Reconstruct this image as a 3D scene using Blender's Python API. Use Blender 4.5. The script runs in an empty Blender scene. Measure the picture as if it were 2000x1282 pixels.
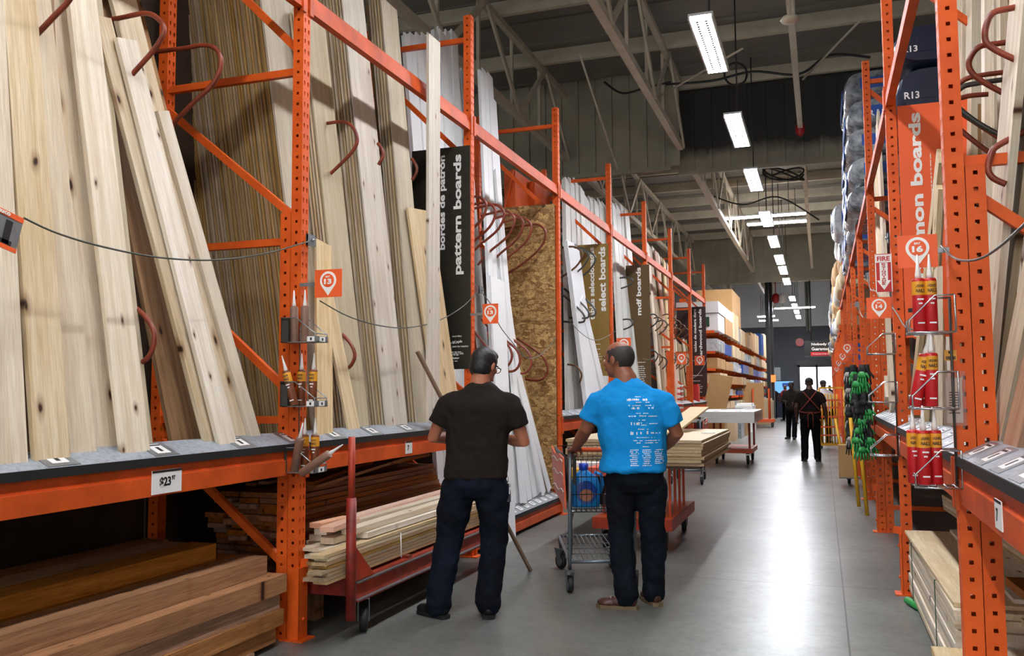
import bpy, bmesh, math, random
from mathutils import Vector, Matrix, Euler
random.seed(7)
C = bpy.context.scene.collection
PI = math.pi
V = Vector
# ------------------------------------------------------------------ camera
H = 1.45; F = 1720.0; CX, CY = 1000.0, 641.0
_d = V((606., 121., F)).normalized()                 # aisle direction in camera space (x right, y down, z forward)
_u = V((-110., -22300., F)); _u = (_u - _d * _u.dot(_d)).normalized()
_r = _d.cross(_u)
if _r.x < 0: _r = -_r
R3 = Matrix((_r, _d, _u))                            # rows: world X, Y, Z axes in camera space
cam_d = bpy.data.cameras.new('camera'); cam = bpy.data.objects.new('camera', cam_d); C.objects.link(cam)
cam_d.sensor_fit = 'HORIZONTAL'; cam_d.sensor_width = 36; cam_d.lens = F / 2000 * 36
cam_d.clip_start = .05; cam_d.clip_end = 300
_cx = R3 @ V((1, 0, 0)); _cy = R3 @ V((0, -1, 0)); _cz = R3 @ V((0, 0, -1))
M = Matrix.Identity(4)
for i in range(3): M[i][0] = _cx[i]; M[i][1] = _cy[i]; M[i][2] = _cz[i]
M[2][3] = H
cam.matrix_world = M
bpy.context.scene.camera = cam
def ray(x, y): return R3 @ V((x - CX, y - CY, F))
EYE = V((0, 0, H))
def onX(x, y, X): v = ray(x, y); return EYE + v * (X / v.x)
def onY(x, y, Y): v = ray(x, y); return EYE + v * (Y / v.y)
def onZ(x, y, Z=0): v = ray(x, y); return EYE + v * ((Z - H) / v.z)
def onP(x, y, p, n): v = ray(x, y); return EYE + v * ((p - EYE).dot(n) / v.dot(n))
# ------------------------------------------------------------------ world, exposure
W = bpy.data.worlds.new('daylight'); bpy.context.scene.world = W; W.use_nodes = True
W.node_tree.nodes['Background'].inputs[0].default_value = (.92, .96, 1, 1)
W.node_tree.nodes['Background'].inputs[1].default_value = 1.0
vs = bpy.context.scene.view_settings
vs.view_transform = 'Standard'; vs.look = 'None'; vs.gamma = 1; vs.use_curve_mapping = False
vs.exposure = 1.22
LAMP = 52.0
# ------------------------------------------------------------------ materials
def lin(h):
    h = h.lstrip('#'); c = [int(h[i:i + 2], 16) / 255 for i in (0, 2, 4)]
    return tuple(x / 12.92 if x <= .04045 else ((x + .055) / 1.055) ** 2.4 for x in c) + (1,)
MATS = {}
class NT:
    def __init__(s, name):
        s.m = bpy.data.materials.new(name); s.m.use_nodes = True; s.t = s.m.node_tree
        s.b = s.t.nodes['Principled BSDF']; MATS[name] = s.m
    def n(s, typ, **k):
        o = s.t.nodes.new(typ)
        for a, v in k.items(): setattr(o, a, v)
        return o
    def l(s, a, b): s.t.links.new(a, b)
    def mix(s, fac, a, b, mode='MIX'):
        m = s.n('ShaderNodeMix', data_type='RGBA', blend_type=mode)
        for sock, v in ((m.inputs[0], fac), (m.inputs[6], a), (m.inputs[7], b)):
            if hasattr(v, 'is_linked'): s.l(v, sock)
            else: sock.default_value = v
        return m.outputs[2]
    def coord(s, sc=(1, 1, 1), rnd=True, kind='Object'):
        tc = s.n('ShaderNodeTexCoord'); mp = s.n('ShaderNodeMapping'); s.l(tc.outputs[kind], mp.inputs[0])
        mp.inputs['Scale'].default_value = sc
        if rnd:
            oi = s.n('ShaderNodeObjectInfo'); mu = s.n('ShaderNodeVectorMath', operation='SCALE')
            cb = s.n('ShaderNodeCombineXYZ')
            for k in range(3): s.l(oi.outputs['Random'], cb.inputs[k])
            s.l(cb.outputs[0], mu.inputs[0]); mu.inputs['Scale'].default_value = 37.0
            s.l(mu.outputs[0], mp.inputs['Location'])
        return mp.outputs[0]
    def noise(s, co, scale=5, det=4, rough=.6):
        n = s.n('ShaderNodeTexNoise'); s.l(co, n.inputs['Vector']); n.inputs['Scale'].default_value = scale
        n.inputs['Detail'].default_value = det; n.inputs['Roughness'].default_value = rough
        return n.outputs['Fac']
    def ramp(s, f, a, b, ca=(0, 0, 0, 1), cb=(1, 1, 1, 1)):
        r = s.n('ShaderNodeValToRGB'); s.l(f, r.inputs[0]); e = r.color_ramp.elements
        e[0].position = a; e[0].color = ca; e[1].position = b; e[1].color = cb
        return r.outputs[0]
    def bump(s, h, st=.3, d=.01):
        b = s.n('ShaderNodeBump'); s.l(h, b.inputs['Height']); b.inputs['Strength'].default_value = st
        b.inputs['Distance'].default_value = d; s.l(b.outputs[0], s.b.inputs['Normal'])
def mat(name, col, rough=.5, metal=0, var=0, vs_=8, dark=None, spec=None, bump=0, bs=60):
    t = NT(name); c = lin(col) if isinstance(col, str) else col
    t.b.inputs['Roughness'].default_value = rough; t.b.inputs['Metallic'].default_value = metal
    if spec is not None: t.b.inputs['Specular IOR Level'].default_value = spec
    co = t.coord()
    if var:
        f = t.ramp(t.noise(co, vs_, 6, .65), .5 - .15, .5 + .25)
        d = lin(dark) if dark else tuple(x * (1 - var) for x in c[:3]) + (1,)
        t.l(t.mix(f, c, d), t.b.inputs['Base Color'])
    else: t.b.inputs['Base Color'].default_value = c
    if bump: t.bump(t.noise(co, bs, 5), bump, .004)
    return t.m
def wood(name, a, b, knot=None, kd=.06, grain=.5, rough=.6, ring='#7a4a22', pink=None):
    """local z = along the board"""
    t = NT(name)
    co = t.coord((1, 1, .045))
    f1 = t.noise(co, 26, 5, .6); f2 = t.noise(co, 150, 3, .6)
    c = t.mix(t.ramp(f1, .35, .68), lin(a), lin(b))
    c = t.mix(t.ramp(f2, .35, .75), c, t.mix(1.0, c, (1 - grain * .55, 1 - grain * .65, 1 - grain * .8, 1), 'MULTIPLY'))
    oi = t.n('ShaderNodeObjectInfo')
    hv = t.n('ShaderNodeHueSaturation'); t.l(c, hv.inputs['Color'])
    mr = t.n('ShaderNodeMapRange'); t.l(oi.outputs['Random'], mr.inputs[0]); mr.inputs[3].default_value = .8; mr.inputs[4].default_value = 1.12
    t.l(mr.outputs[0], hv.inputs['Value'])
    wn = t.n('ShaderNodeTexWhiteNoise', noise_dimensions='1D'); t.l(oi.outputs['Random'], wn.inputs['W'])
    mr2 = t.n('ShaderNodeMapRange'); t.l(wn.outputs[0], mr2.inputs[0]); mr2.inputs[3].default_value = .7; mr2.inputs[4].default_value = 1.2
    t.l(mr2.outputs[0], hv.inputs['Saturation'])
    c = hv.outputs[0]
    if knot:
        k0 = t.coord((1, 1, .42)); sk = t.n('ShaderNodeSeparateXYZ'); t.l(k0, sk.inputs[0]); ck_ = t.n('ShaderNodeCombineXYZ'); t.l(sk.outputs[0], ck_.inputs[0]); t.l(sk.outputs[2], ck_.inputs[1]); k = ck_.outputs[0]; nz = t.n('ShaderNodeTexNoise'); t.l(k, nz.inputs['Vector']); nz.inputs['Scale'].default_value = 14
        ad = t.n('ShaderNodeVectorMath', operation='MULTIPLY_ADD'); t.l(nz.outputs['Color'], ad.inputs[0]); ad.inputs[1].default_value = (.03, .03, .03); t.l(k, ad.inputs[2])
        vo = t.n('ShaderNodeTexVoronoi', voronoi_dimensions='2D'); t.l(ad.outputs[0], vo.inputs['Vector']); vo.inputs['Scale'].default_value = 5.2
        d = vo.outputs['Distance']
        c = t.mix(t.ramp(d, kd * 1.2, kd * 3.2, (.55, .55, .55, 1), (0, 0, 0, 1)), c, lin(ring))
        c = t.mix(t.ramp(d, kd * .6, kd * 1.3, (1, 1, 1, 1), (0, 0, 0, 1)), c, lin(knot))
    t.l(c, t.b.inputs['Base Color']); t.b.inputs['Roughness'].default_value = rough
    t.b.inputs['Specular IOR Level'].default_value = .25
    t.bump(f2, .12, .003)
    return t.m
wood('pine', '#e9d9bd', '#d3b98f', '#3a2212', .05, .4)
wood('pale pine', '#ebe0cd', '#d6c5a8', '#4b2e1a', .03, .3)
wood('clear pine', '#e8d6b2', '#d2b68a', None, .04, .4)
wood('poplar', '#e0d5bf', '#cbbd9f', None, .04, .35)
wood('brown panel', '#c0a577', '#a08255', None, .04, .5)
wood('brown pine', '#b98a50', '#8c5f30', '#2a150a', .05, .6)
wood('rough pine', '#f2ece1', '#e0d5c2', '#6b5138', .022, .3)
wood('heavy fir', '#b97f45', '#8f5c2a', '#2c1408', .035, .8)
wood('cedar', '#a8652f', '#7d431c', '#3a1c0a', .03, .6)
wood('pink fir', '#e0b091', '#cf9470', None, .03, .4)
wood('stick wood', '#8f6a4a', '#6b4a30', None, .03, .4)
wood('oak strip', '#c9a873', '#a98450', None, .03, .5)
mat('white primer', '#f6f8f8', .5, var=.06, vs_=3)
mat('grey primer', '#e0dfd7', .55, var=.1, vs_=3)
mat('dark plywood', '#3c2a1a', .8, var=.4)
mat('steel orange', '#e5611c', .5, var=.3, vs_=5, dark='#cb4c12', bump=.05, spec=.3)
mat('beam orange', '#d9581c', .5, var=.5, vs_=4, dark='#a84214', bump=.05, spec=.3)
mat('scuffed red', '#8c2414', .5, var=.5, vs_=14, dark='#5a1710')
mat('cart red', '#b23a1c', .5, var=.4, vs_=9, dark='#7c2410')
mat('hoop red', '#8f3c22', .4, var=.4, vs_=12, dark='#5e2415')
mat('hoop grey', '#4a4a46', .35, metal=.5)
mat('hoop bronze', '#6a4a2c', .4, metal=.3)
mat('galvanised', '#8f9496', .38, metal=.6, var=.3, vs_=20)
mat('chrome', '#b9bdc0', .25, metal=.9)
mat('ledge grey', '#a7adb3', .45, metal=.1, var=.35, vs_=40, dark='#7b8288')
mat('black rubber', '#141414', .6)
mat('black plastic', '#1b1b1b', .4)
mat('label white', '#e8e8e4', .5)
mat('ink', '#141414', .5)
mat('sign black', '#17150c', .5, var=.3, vs_=30, dark='#2e2a16')
mat('sign gold', '#8c6d2c', .5)
mat('sign olive', '#5b431c', .5)
mat('sign maroon', '#35130c', .5)
mat('sign orange', '#ee5e20', .5)
mat('sign red', '#c01c22', .5)
mat('sign white', '#f1efe9', .5)
mat('cable steel', '#55594f', .4, metal=.5)
mat('cable dark', '#1e1d1b', .6)
mat('caulk brown', '#7a4020', .45, var=.3, vs_=30)
mat('caulk pale', '#8d6a58', .45, var=.3, vs_=30)
mat('caulk red', '#c0191f', .4)
mat('caulk yellow', '#e09a1e', .45)
mat('nozzle', '#e6e2da', .4)
mat('skin tan', '#a8694c', .5, var=.12, vs_=20)
mat('skin brown', '#8f573d', .5, var=.15, vs_=20)
mat('skin dark', '#4a2e22', .5)
mat('hair black', '#0b0a0a', .5, bump=.6, bs=140)
mat('hair grey', '#2b2521', .6, bump=.5, bs=160)
mat('shirt black', '#241f1c', .9, bump=.25, bs=220, spec=.1)
mat('shirt blue', '#1288cc', .85, bump=.15, bs=220, spec=.15)
mat('shirt white', '#dedede', .85)
mat('shirt rust', '#1c1413', .9, spec=.1)
mat('apron strap', '#7a2a16', .8)
mat('jeans dark', '#0b0e16', .85, var=.5, vs_=4, dark='#131d2e', bump=.3, bs=300, spec=.15)
mat('jeans black', '#090b0f', .85, var=.6, vs_=3, dark='#121b28', bump=.3, bs=300, spec=.15)
mat('trouser black', '#0a0a0c', .9, spec=.1)
mat('shoe black', '#0c0c0d', .5)
mat('shoe brown', '#4c2a20', .4, var=.3, vs_=20)
mat('sole brown', '#6d5b40', .6)
mat('lace', '#c9b9a0', .7)
mat('glasses black', '#0a0a0a', .3)
mat('eye white', '#e0dcd4', .3)
mat('lip', '#6b3a30', .5)
mat('wheel grey', '#5f6468', .4)
mat('cart frame', '#6d7479', .35, metal=.6)
mat('wire black', '#1b1c1f', .35, metal=.4)
mat('cart orange', '#d9551f', .4, var=.15)
mat('bottle blue', '#1b7fc4', .3)
mat('bottle deep', '#13408c', .3)
mat('cap blue', '#1d4fd0', .3)
mat('pack yellow', '#e8b522', .4)
mat('box orange', '#e2512a', .5)
mat('box dark', '#3a1c16', .5)
mat('cardboard', '#b8905e', .8, var=.1)
mat('cardboard pale', '#d6bf98', .8, var=.1)
mat('plastic wrap', '#c9ccce', .25, var=.5, vs_=9, dark='#8a8f92', bump=.8, bs=12)
mat('dark wrap', '#4a5158', .25, var=.5, vs_=7, dark='#a9afb3', bump=.9, bs=10)
mat('pack blue', '#1c4c9c', .4)
mat('pack navy', '#101a33', .35, bump=.4, bs=10)
mat('pack green', '#16452a', .4)
mat('pack white', '#e4e5e2', .5)
mat('pack red', '#c42a20', .4)
mat('glove black', '#0d0f0f', .7)
mat('glove green', '#2f9a4c', .5)
mat('glove grey', '#a9a6a0', .6)
mat('ladder yellow', '#d8a21c', .45)
mat('pouch paper', '#d8cfc2', .6)
mat('pouch', '#9a6a50', .15)
mat('roof steel', '#857f74', .7, var=.3, vs_=.8)
mat('truss paint', '#c9bea6', .6, var=.25, vs_=3)
mat('curtain metal', '#a39b84', .6, var=.35, vs_=.6, dark='#7d7663')
mat('wall white', '#b9bcbc', .8, var=.06, vs_=.4)
mat('wall grey', '#43464a', .8, var=.1, vs_=.5)
mat('wall side', '#74736c', .85)
mat('fixture', '#d8d8d4', .4)
mat('fixture dark', '#2c2c2c', .5)
mat('red lamp', '#a01818', .4)
# OSB, particleboard, foil
t = NT('osb'); co = t.coord((1, 1, 1), False)
vo = t.n('ShaderNodeTexVoronoi'); mp = t.coord((1, 1, 1.7), False); nz = t.n('ShaderNodeTexNoise'); t.l(mp, nz.inputs['Vector']); nz.inputs['Scale'].default_value = 7
ad = t.n('ShaderNodeVectorMath', operation='MULTIPLY_ADD'); t.l(nz.outputs['Color'], ad.inputs[0]); ad.inputs[1].default_value = (.3, .3, .3); t.l(mp, ad.inputs[2])
t.l(ad.outputs[0], vo.inputs['Vector']); vo.inputs['Scale'].default_value = 15
sp = t.n('ShaderNodeSeparateColor'); t.l(vo.outputs['Color'], sp.inputs[0])
c = t.mix(t.ramp(sp.outputs[0], .1, .95), lin('#9c7038'), lin('#e6bd7c'))
c = t.mix(t.ramp(t.noise(co, 60, 5), .4, .62), c, t.mix(1.0, c, (.55, .48, .4, 1), 'MULTIPLY'))
t.l(c, t.b.inputs['Base Color']); t.b.inputs['Roughness'].default_value = .6; t.bump(sp.outputs[0], .2, .003)
t = NT('particleboard'); c = t.mix(t.ramp(t.noise(t.coord(), 220, 3), .4, .6), lin('#cdb892'), lin('#9d8560'))
t.l(c, t.b.inputs['Base Color']); t.b.inputs['Roughness'].default_value = .8
mat('particleboard top', '#d6c4a0', .5, var=.08)
mat('foil', '#c9c9c4', .3, metal=.5, bump=1, bs=18)
# floor: polished concrete with saw-cut joints
t = NT('polished concrete'); co = t.coord((1, 1, 1), False)
c = t.mix(t.ramp(t.noise(co, .9, 6, .65), .3, .7), lin('#5f615e'), lin('#7f817b'))
c = t.mix(t.ramp(t.noise(co, 14, 6, .75), .4, .95), c, lin('#4a4945'))
c = t.mix(t.ramp(t.noise(co, 90, 2, .5), .74, .8), c, lin('#b0aea8'))
c = t.mix(t.ramp(t.noise(t.coord((1, .25, 1), False), 2.2, 5, .7), .45, .9, (0, 0, 0, 1), (.5, .5, .5, 1)), c, lin('#5a4b3c'))
sx = t.n('ShaderNodeSeparateXYZ'); t.l(co, sx.inputs[0])
def line(out, off, period, w):
    a = t.n('ShaderNodeMath', operation='ADD'); t.l(out, a.inputs[0]); a.inputs[1].default_value = -off + period / 2
    m = t.n('ShaderNodeMath', operation='FLOORED_MODULO'); t.l(a.outputs[0], m.inputs[0]); m.inputs[1].default_value = period
    s_ = t.n('ShaderNodeMath', operation='SUBTRACT'); t.l(m.outputs[0], s_.inputs[0]); s_.inputs[1].default_value = period / 2
    b = t.n('ShaderNodeMath', operation='ABSOLUTE'); t.l(s_.outputs[0], b.inputs[0])
    q = t.n('ShaderNodeMath', operation='LESS_THAN'); t.l(b.outputs[0], q.inputs[0]); q.inputs[1].default_value = w
    return q.outputs[0]
c = t.mix(line(sx.outputs[1], 7.05, 4.6, .006), c, lin('#2b2a28'))
c = t.mix(line(sx.outputs[0], -2.0, 4.6, .005), c, lin('#2b2a28'))
t.l(c, t.b.inputs['Base Color'])
rr = t.n('ShaderNodeMapRange'); t.l(t.noise(co, 1.6, 4, .6), rr.inputs[0]); rr.inputs[3].default_value = .24; rr.inputs[4].default_value = .4
t.l(rr.outputs[0], t.b.inputs['Roughness']); t.b.inputs['Specular IOR Level'].default_value = .2; t.bump(t.noise(co, 2.2, 3), .03, .01)
t = NT('stained curtain metal'); co = t.coord((1, 1, 1), False); sx = t.n('ShaderNodeSeparateXYZ'); t.l(co, sx.inputs[0])
nz = t.n('ShaderNodeMath', operation='MULTIPLY_ADD'); t.l(t.noise(co, 1.1, 5, .7), nz.inputs[0]); nz.inputs[1].default_value = .5; t.l(sx.outputs[2], nz.inputs[2])
up = t.ramp(nz.outputs[0], .55, .78); dn = t.ramp(nz.outputs[0], 1.0, 1.35, (1, 1, 1, 1), (.12, .12, .12, 1))
c = t.mix(t.mix(1.0, up, dn, 'MULTIPLY'), t.mix(t.ramp(t.noise(co, .7, 5), .35, .65), lin('#a39b84'), lin('#8a826e')), lin('#2b2822'))
t.l(c, t.b.inputs['Base Color']); t.b.inputs['Roughness'].default_value = .6
def emit(name, col, s):
    t = NT(name); t.b.inputs['Base Color'].default_value = (0, 0, 0, 1)
    t.b.inputs['Emission Color'].default_value = lin(col); t.b.inputs['Emission Strength'].default_value = s; return t.m
emit('lamp glow', '#f6f8ff', LAMP); emit('door daylight', '#f4f8ff', 1.6); emit('screen blue', '#5f96c8', .8); emit('sign lamp', '#ff6a30', 1.2)
t = NT('clear film'); t.b.inputs['Roughness'].default_value = .1; t.b.inputs['Transmission Weight'].default_value = .8; t.b.inputs['Base Color'].default_value = lin('#c9a896'); t.b.inputs['Alpha'].default_value = .35
# ------------------------------------------------------------------ mesh helpers
class MB:
    def __init__(s): s.v = []; s.f = []; s.mi = []; s.sm = []; s.cur = 0; s.mats = []
    def use(s, name):
        if name not in s.mats: s.mats.append(name)
        s.cur = s.mats.index(name); return s
    def face(s, idx, smooth=False): s.f.append(tuple(idx)); s.mi.append(s.cur); s.sm.append(smooth)
    def quad(s, a, b, c, d):
        n = len(s.v); s.v += [V(a), V(b), V(c), V(d)]; s.face((n, n + 1, n + 2, n + 3)); return s
    def box(s, lo, hi, m=None):
        x0, y0, z0 = lo; x1, y1, z1 = hi
        P = [V(p) for p in ((x0, y0, z0), (x1, y0, z0), (x1, y1, z0), (x0, y1, z0), (x0, y0, z1), (x1, y0, z1), (x1, y1, z1), (x0, y1, z1))]
        if m: P = [m @ p for p in P]
        n = len(s.v); s.v += P
        for f in ((3, 2, 1, 0), (4, 5, 6, 7), (0, 1, 5, 4), (1, 2, 6, 5), (2, 3, 7, 6), (3, 0, 4, 7)): s.face([n + i for i in f])
        return s
    def cbox(s, c, sz, m=None):
        c = V(c); h = V(sz) / 2; return s.box(c - h, c + h, m)
    def bar(s, a, b, w, h, up=(0, 0, 1)):
        """box from a to b with width w (sideways) and height h (along up)"""
        a = V(a); b = V(b); d = (b - a).normalized(); up = V(up)
        if abs(d.dot(up)) > .98: up = V((0, 1, 0))
        x = d.cross(up).normalized(); u = x.cross(d)
        n = len(s.v)
        for p in (a, b):
            for i, j in ((-1, -1), (1, -1), (1, 1), (-1, 1)): s.v.append(p + x * i * w / 2 + u * j * h / 2)
        for f in ((3, 2, 1, 0), (4, 5, 6, 7), (0, 1, 5, 4), (1, 2, 6, 5), (2, 3, 7, 6), (3, 0, 4, 7)): s.face([n + i for i in f])
        return s
    def tube(s, pts, r, k=8, cap=True, ell=1.0, side=None):
        pts = [V(p) for p in pts]; m = len(pts)
        rs = r if isinstance(r, (list, tuple)) else [r] * m
        n0 = len(s.v); prev = None
        for i, p in enumerate(pts):
            d = ((pts[min(i + 1, m - 1)] - p).normalized() + (p - pts[max(i - 1, 0)]).normalized())
            d = d.normalized() if d.length > 1e-6 else V((0, 0, 1))
            if prev is None:
                a = V(side) if side else (V((0, 0, 1)) if abs(d.z) < .9 else V((1, 0, 0)))
                x = (a - d * a.dot(d)).normalized()
            else: x = (prev - d * prev.dot(d)).normalized()
            prev = x; y = d.cross(x)
            for j in range(k):
                t_ = 2 * PI * j / k; s.v.append(p + x * math.cos(t_) * rs[i] + y * math.sin(t_) * rs[i] * ell)
        for i in range(m - 1):
            for j in range(k):
                a = n0 + i * k + j; b = n0 + i * k + (j + 1) % k; s.face((a, b, b + k, a + k), True)
        if cap: s.face([n0 + j for j in range(k)][::-1]); s.face([n0 + (m - 1) * k + j for j in range(k)])
        return s
    def limb(s, pts, rs, k=14, ell=1.0, side=None):
        """capsule-like tube with rounded ends"""
        pts = [V(p) for p in pts]; a = (pts[0] - pts[1]).normalized(); b = (pts[-1] - pts[-2]).normalized()
        P = [pts[0] + a * rs[0] * .85, pts[0] + a * rs[0] * .6] + pts + [pts[-1] + b * rs[-1] * .6, pts[-1] + b * rs[-1] * .85]
        Rr = [rs[0] * .35, rs[0] * .78] + list(rs) + [rs[-1] * .78, rs[-1] * .35]
        return s.tube(P, Rr, k, True, ell, side)
    def ell(s, c, r, m=None, nu=16, nv=12):
        c = V(c); n0 = len(s.v)
        T = (lambda p: c + (m @ p if m else p))
        s.v.append(T(V((0, 0, r[2]))))
        for i in range(1, nv):
            th = PI * i / nv
            for j in range(nu):
                ph = 2 * PI * j / nu; s.v.append(T(V((r[0] * math.sin(th) * math.cos(ph), r[1] * math.sin(th) * math.sin(ph), r[2] * math.cos(th)))))
        s.v.append(T(V((0, 0, -r[2])))); e = len(s.v) - 1
        for j in range(nu):
            s.face((n0, n0 + 1 + j, n0 + 1 + (j + 1) % nu), True)
            s.face((e, n0 + 1 + (nv - 2) * nu + (j + 1) % nu, n0 + 1 + (nv - 2) * nu + j), True)
        for i in range(nv - 2):
            for j in range(nu):
                a = n0 + 1 + i * nu + j; b = n0 + 1 + i * nu + (j + 1) % nu; s.face((a, a + nu, b + nu, b), True)
        return s
    def loft(s, secs, k=28, p=2.4):
        """sections (cx, cy, z, rx, ry) stacked in z, superellipse outline, closed"""
        n0 = len(s.v)
        for (cx, cy, z, rx, ry) in secs:
            for j in range(k):
                t_ = 2 * PI * j / k; c_, s_ = math.cos(t_), math.sin(t_)
                s.v.append(V((cx + rx * math.copysign(abs(c_) ** (2 / p), c_), cy + ry * math.copysign(abs(s_) ** (2 / p), s_), z)))
        for i in range(len(secs) - 1):
            for j in range(k):
                a = n0 + i * k + j; b = n0 + i * k + (j + 1) % k; s.face((a, b, b + k, a + k), True)
        s.face([n0 + j for j in range(k)][::-1]); s.face([n0 + (len(secs) - 1) * k + j for j in range(k)])
        return s
    def lathe(s, prof, m=None, k=14):
        n0 = len(s.v); T = (lambda q: m @ q if m else q)
        for (r, z) in prof:
            for j in range(k): s.v.append(T(V((r * math.cos(2 * PI * j / k), r * math.sin(2 * PI * j / k), z))))
        for i in range(len(prof) - 1):
            for j in range(k):
                a = n0 + i * k + j; b = n0 + i * k + (j + 1) % k; s.face((a, b, b + k, a + k), True)
        s.face([n0 + j for j in range(k)][::-1]); s.face([n0 + (len(prof) - 1) * k + j for j in range(k)])
        return s
    def mesh(s, name, off=None):
        me = bpy.data.meshes.new(name); me.from_pydata([(p - off) if off else p for p in s.v], [], s.f)
        for m_ in s.mats: me.materials.append(MATS[m_])
        me.polygons.foreach_set('material_index', s.mi); me.polygons.foreach_set('use_smooth', s.sm); me.update()
        return me
    def build(s, name, m=None, parent=None):
        """parent: vertices are in the parent's local space; no parent: world space, origin moved to the base centre"""
        if m and not s.mats: s.mats.append(m)
        if parent is None:
            xs = [p.x for p in s.v]; ys = [p.y for p in s.v]; zs = [p.z for p in s.v]
            o_ = V(((min(xs) + max(xs)) / 2, (min(ys) + max(ys)) / 2, min(zs)))
            o = bpy.data.objects.new(name, s.mesh(name, o_)); o.location = o_
        else:
            o = bpy.data.objects.new(name, s.mesh(name)); o.parent = parent
        C.objects.link(o); return o
USED = {}
def tag(o, label, cat, group=None, kind=None):
    if label: o['label'] = label
    if cat: o['category'] = cat
    if group: o['group'] = group
    if kind: o['kind'] = kind
    return o
def empty(name, loc=(0, 0, 0), rz=0, label=None, cat=None, group=None):
    o = bpy.data.objects.new(name, None); o.empty_display_size = .1; C.objects.link(o); o.location = loc; o.rotation_euler = (0, 0, rz)
    return tag(o, label, cat, group)
def struct(mb, name, m=None):
    o = mb.build(name, m); o['kind'] = 'structure'; return o
def copy_tree(o, parent=None):
    c = o.copy(); C.objects.link(c); c.parent = parent
    for ch in KIDS(o): copy_tree(ch, c)
    return c
def KIDS(o): return [x for x in bpy.data.objects if x.parent == o]
def ordn(n):
    return str(n) + ('th' if 10 <= n % 100 <= 20 else {1: 'st', 2: 'nd', 3: 'rd'}.get(n % 10, 'th'))
FONT = None
def text(body, m, parent, name, origin, tx, ty, width=None, height=None, bold=.0, ext=.0008):
    """mesh lettering with its lower-left corner at origin (parent's space), fitted to width x height"""
    cu = bpy.data.curves.new('lettering', 'FONT'); cu.body = body; cu.size = 1; cu.offset = bold; cu.resolution_u = 3; cu.extrude = .005
    ob = bpy.data.objects.new('lettering', cu); C.objects.link(ob)
    me = bpy.data.meshes.new_from_object(ob.evaluated_get(bpy.context.evaluated_depsgraph_get()))
    bpy.data.objects.remove(ob); bpy.data.curves.remove(cu)
    xs = [v.co.x for v in me.vertices]; ys = [v.co.y for v in me.vertices]
    x0, x1, y0, y1 = min(xs), max(xs), min(ys), max(ys)
    sx = width / (x1 - x0) if width else None; sy = height / (y1 - y0) if height else None
    sx = sx or sy; sy = sy or sx
    tx = V(tx).normalized(); ty = V(ty).normalized(); tz = tx.cross(ty)
    for v in me.vertices:
        v.co = V(origin) + tx * ((v.co.x - x0) * sx) + ty * ((v.co.y - y0) * sy) + tz * (v.co.z * ext / .005)
    me.materials.clear(); me.materials.append(MATS[m]); me.name = name
    o = bpy.data.objects.new(name, me); C.objects.link(o); o.parent = parent; return o
def remesh(mb, vox, smooth=6, disp=0, dscale=.12, name='m', sm_f=.6):
    me = mb.mesh(name); o = bpy.data.objects.new(name, me); C.objects.link(o)
    r = o.modifiers.new('r', 'REMESH'); r.mode = 'VOXEL'; r.voxel_size = vox; r.use_smooth_shade = True
    s_ = o.modifiers.new('s', 'SMOOTH'); s_.iterations = smooth; s_.factor = sm_f
    if disp:
        tx = bpy.data.textures.new('folds', 'CLOUDS'); tx.noise_scale = dscale; tx.noise_depth = 2
        d = o.modifiers.new('d', 'DISPLACE'); d.texture = tx; d.strength = disp; d.mid_level = .5; d.texture_coords = 'LOCAL'
    out = bpy.data.meshes.new_from_object(o.evaluated_get(bpy.context.evaluated_depsgraph_get()))
    bpy.data.objects.remove(o); out.name = name
    for p in out.polygons: p.use_smooth = True
    return out
def link(me, name, m, parent):
    if m: me.materials.clear(); me.materials.append(MATS[m])
    o = bpy.data.objects.new(name, me); C.objects.link(o); o.parent = parent; return o
# ------------------------------------------------------------------ the building
struct(MB().box((-14, -14, -.1), (9, 60, 0)), 'floor', 'polished concrete')
CZ = 8.0
mb = MB(); mb.box((-14, -14, CZ), (9, 60, CZ + .15))
for i in range(74): mb.box((-14, -13.6 + i, CZ - .03), (9, -13.45 + i, CZ))
struct(mb, 'ceiling', 'roof steel')
struct(MB().box((-14.2, -14, 0), (-14, 60, CZ)), 'wall_left', 'wall side')
struct(MB().box((9, -14, 0), (9.2, 60, CZ)), 'wall_right', 'wall side')
YB = 56.0
mb = MB()
dx0, dx1, dz1 = -1.35, 1.0, 3.0
mb.use('wall grey').box((-14, YB, 0), (dx0, YB + .3, 5.3)).box((dx1, YB, 0), (9, YB + .3, 5.3)).box((dx0, YB, dz1), (dx1, YB + .3, 5.3))
mb.use('wall white').box((-14, YB, 5.3), (9, YB + .3, CZ))
struct(mb, 'wall_back')
d1 = empty('door_1', (0, YB, 0)); d1['kind'] = 'structure'
fr = MB()
for x in (dx0 + .05, (dx0 + dx1) / 2 - .1, dx1 - .05): fr.box((x - .06, -.12, 0), (x + .06, .02, dz1))
for z in (.05, 1.35, dz1 - .1): fr.box((dx0, -.12, z - .08), (dx1, .02, z + .08))
fr.box((dx0 - .1, -.14, dz1 - .05), (dx1, .02, dz1 + .25)); fr.build('door_frame', 'black plastic', d1)
MB().box((dx0, .1, 0), (dx1, .12, dz1)).build('pane', 'door daylight', d1)
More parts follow.
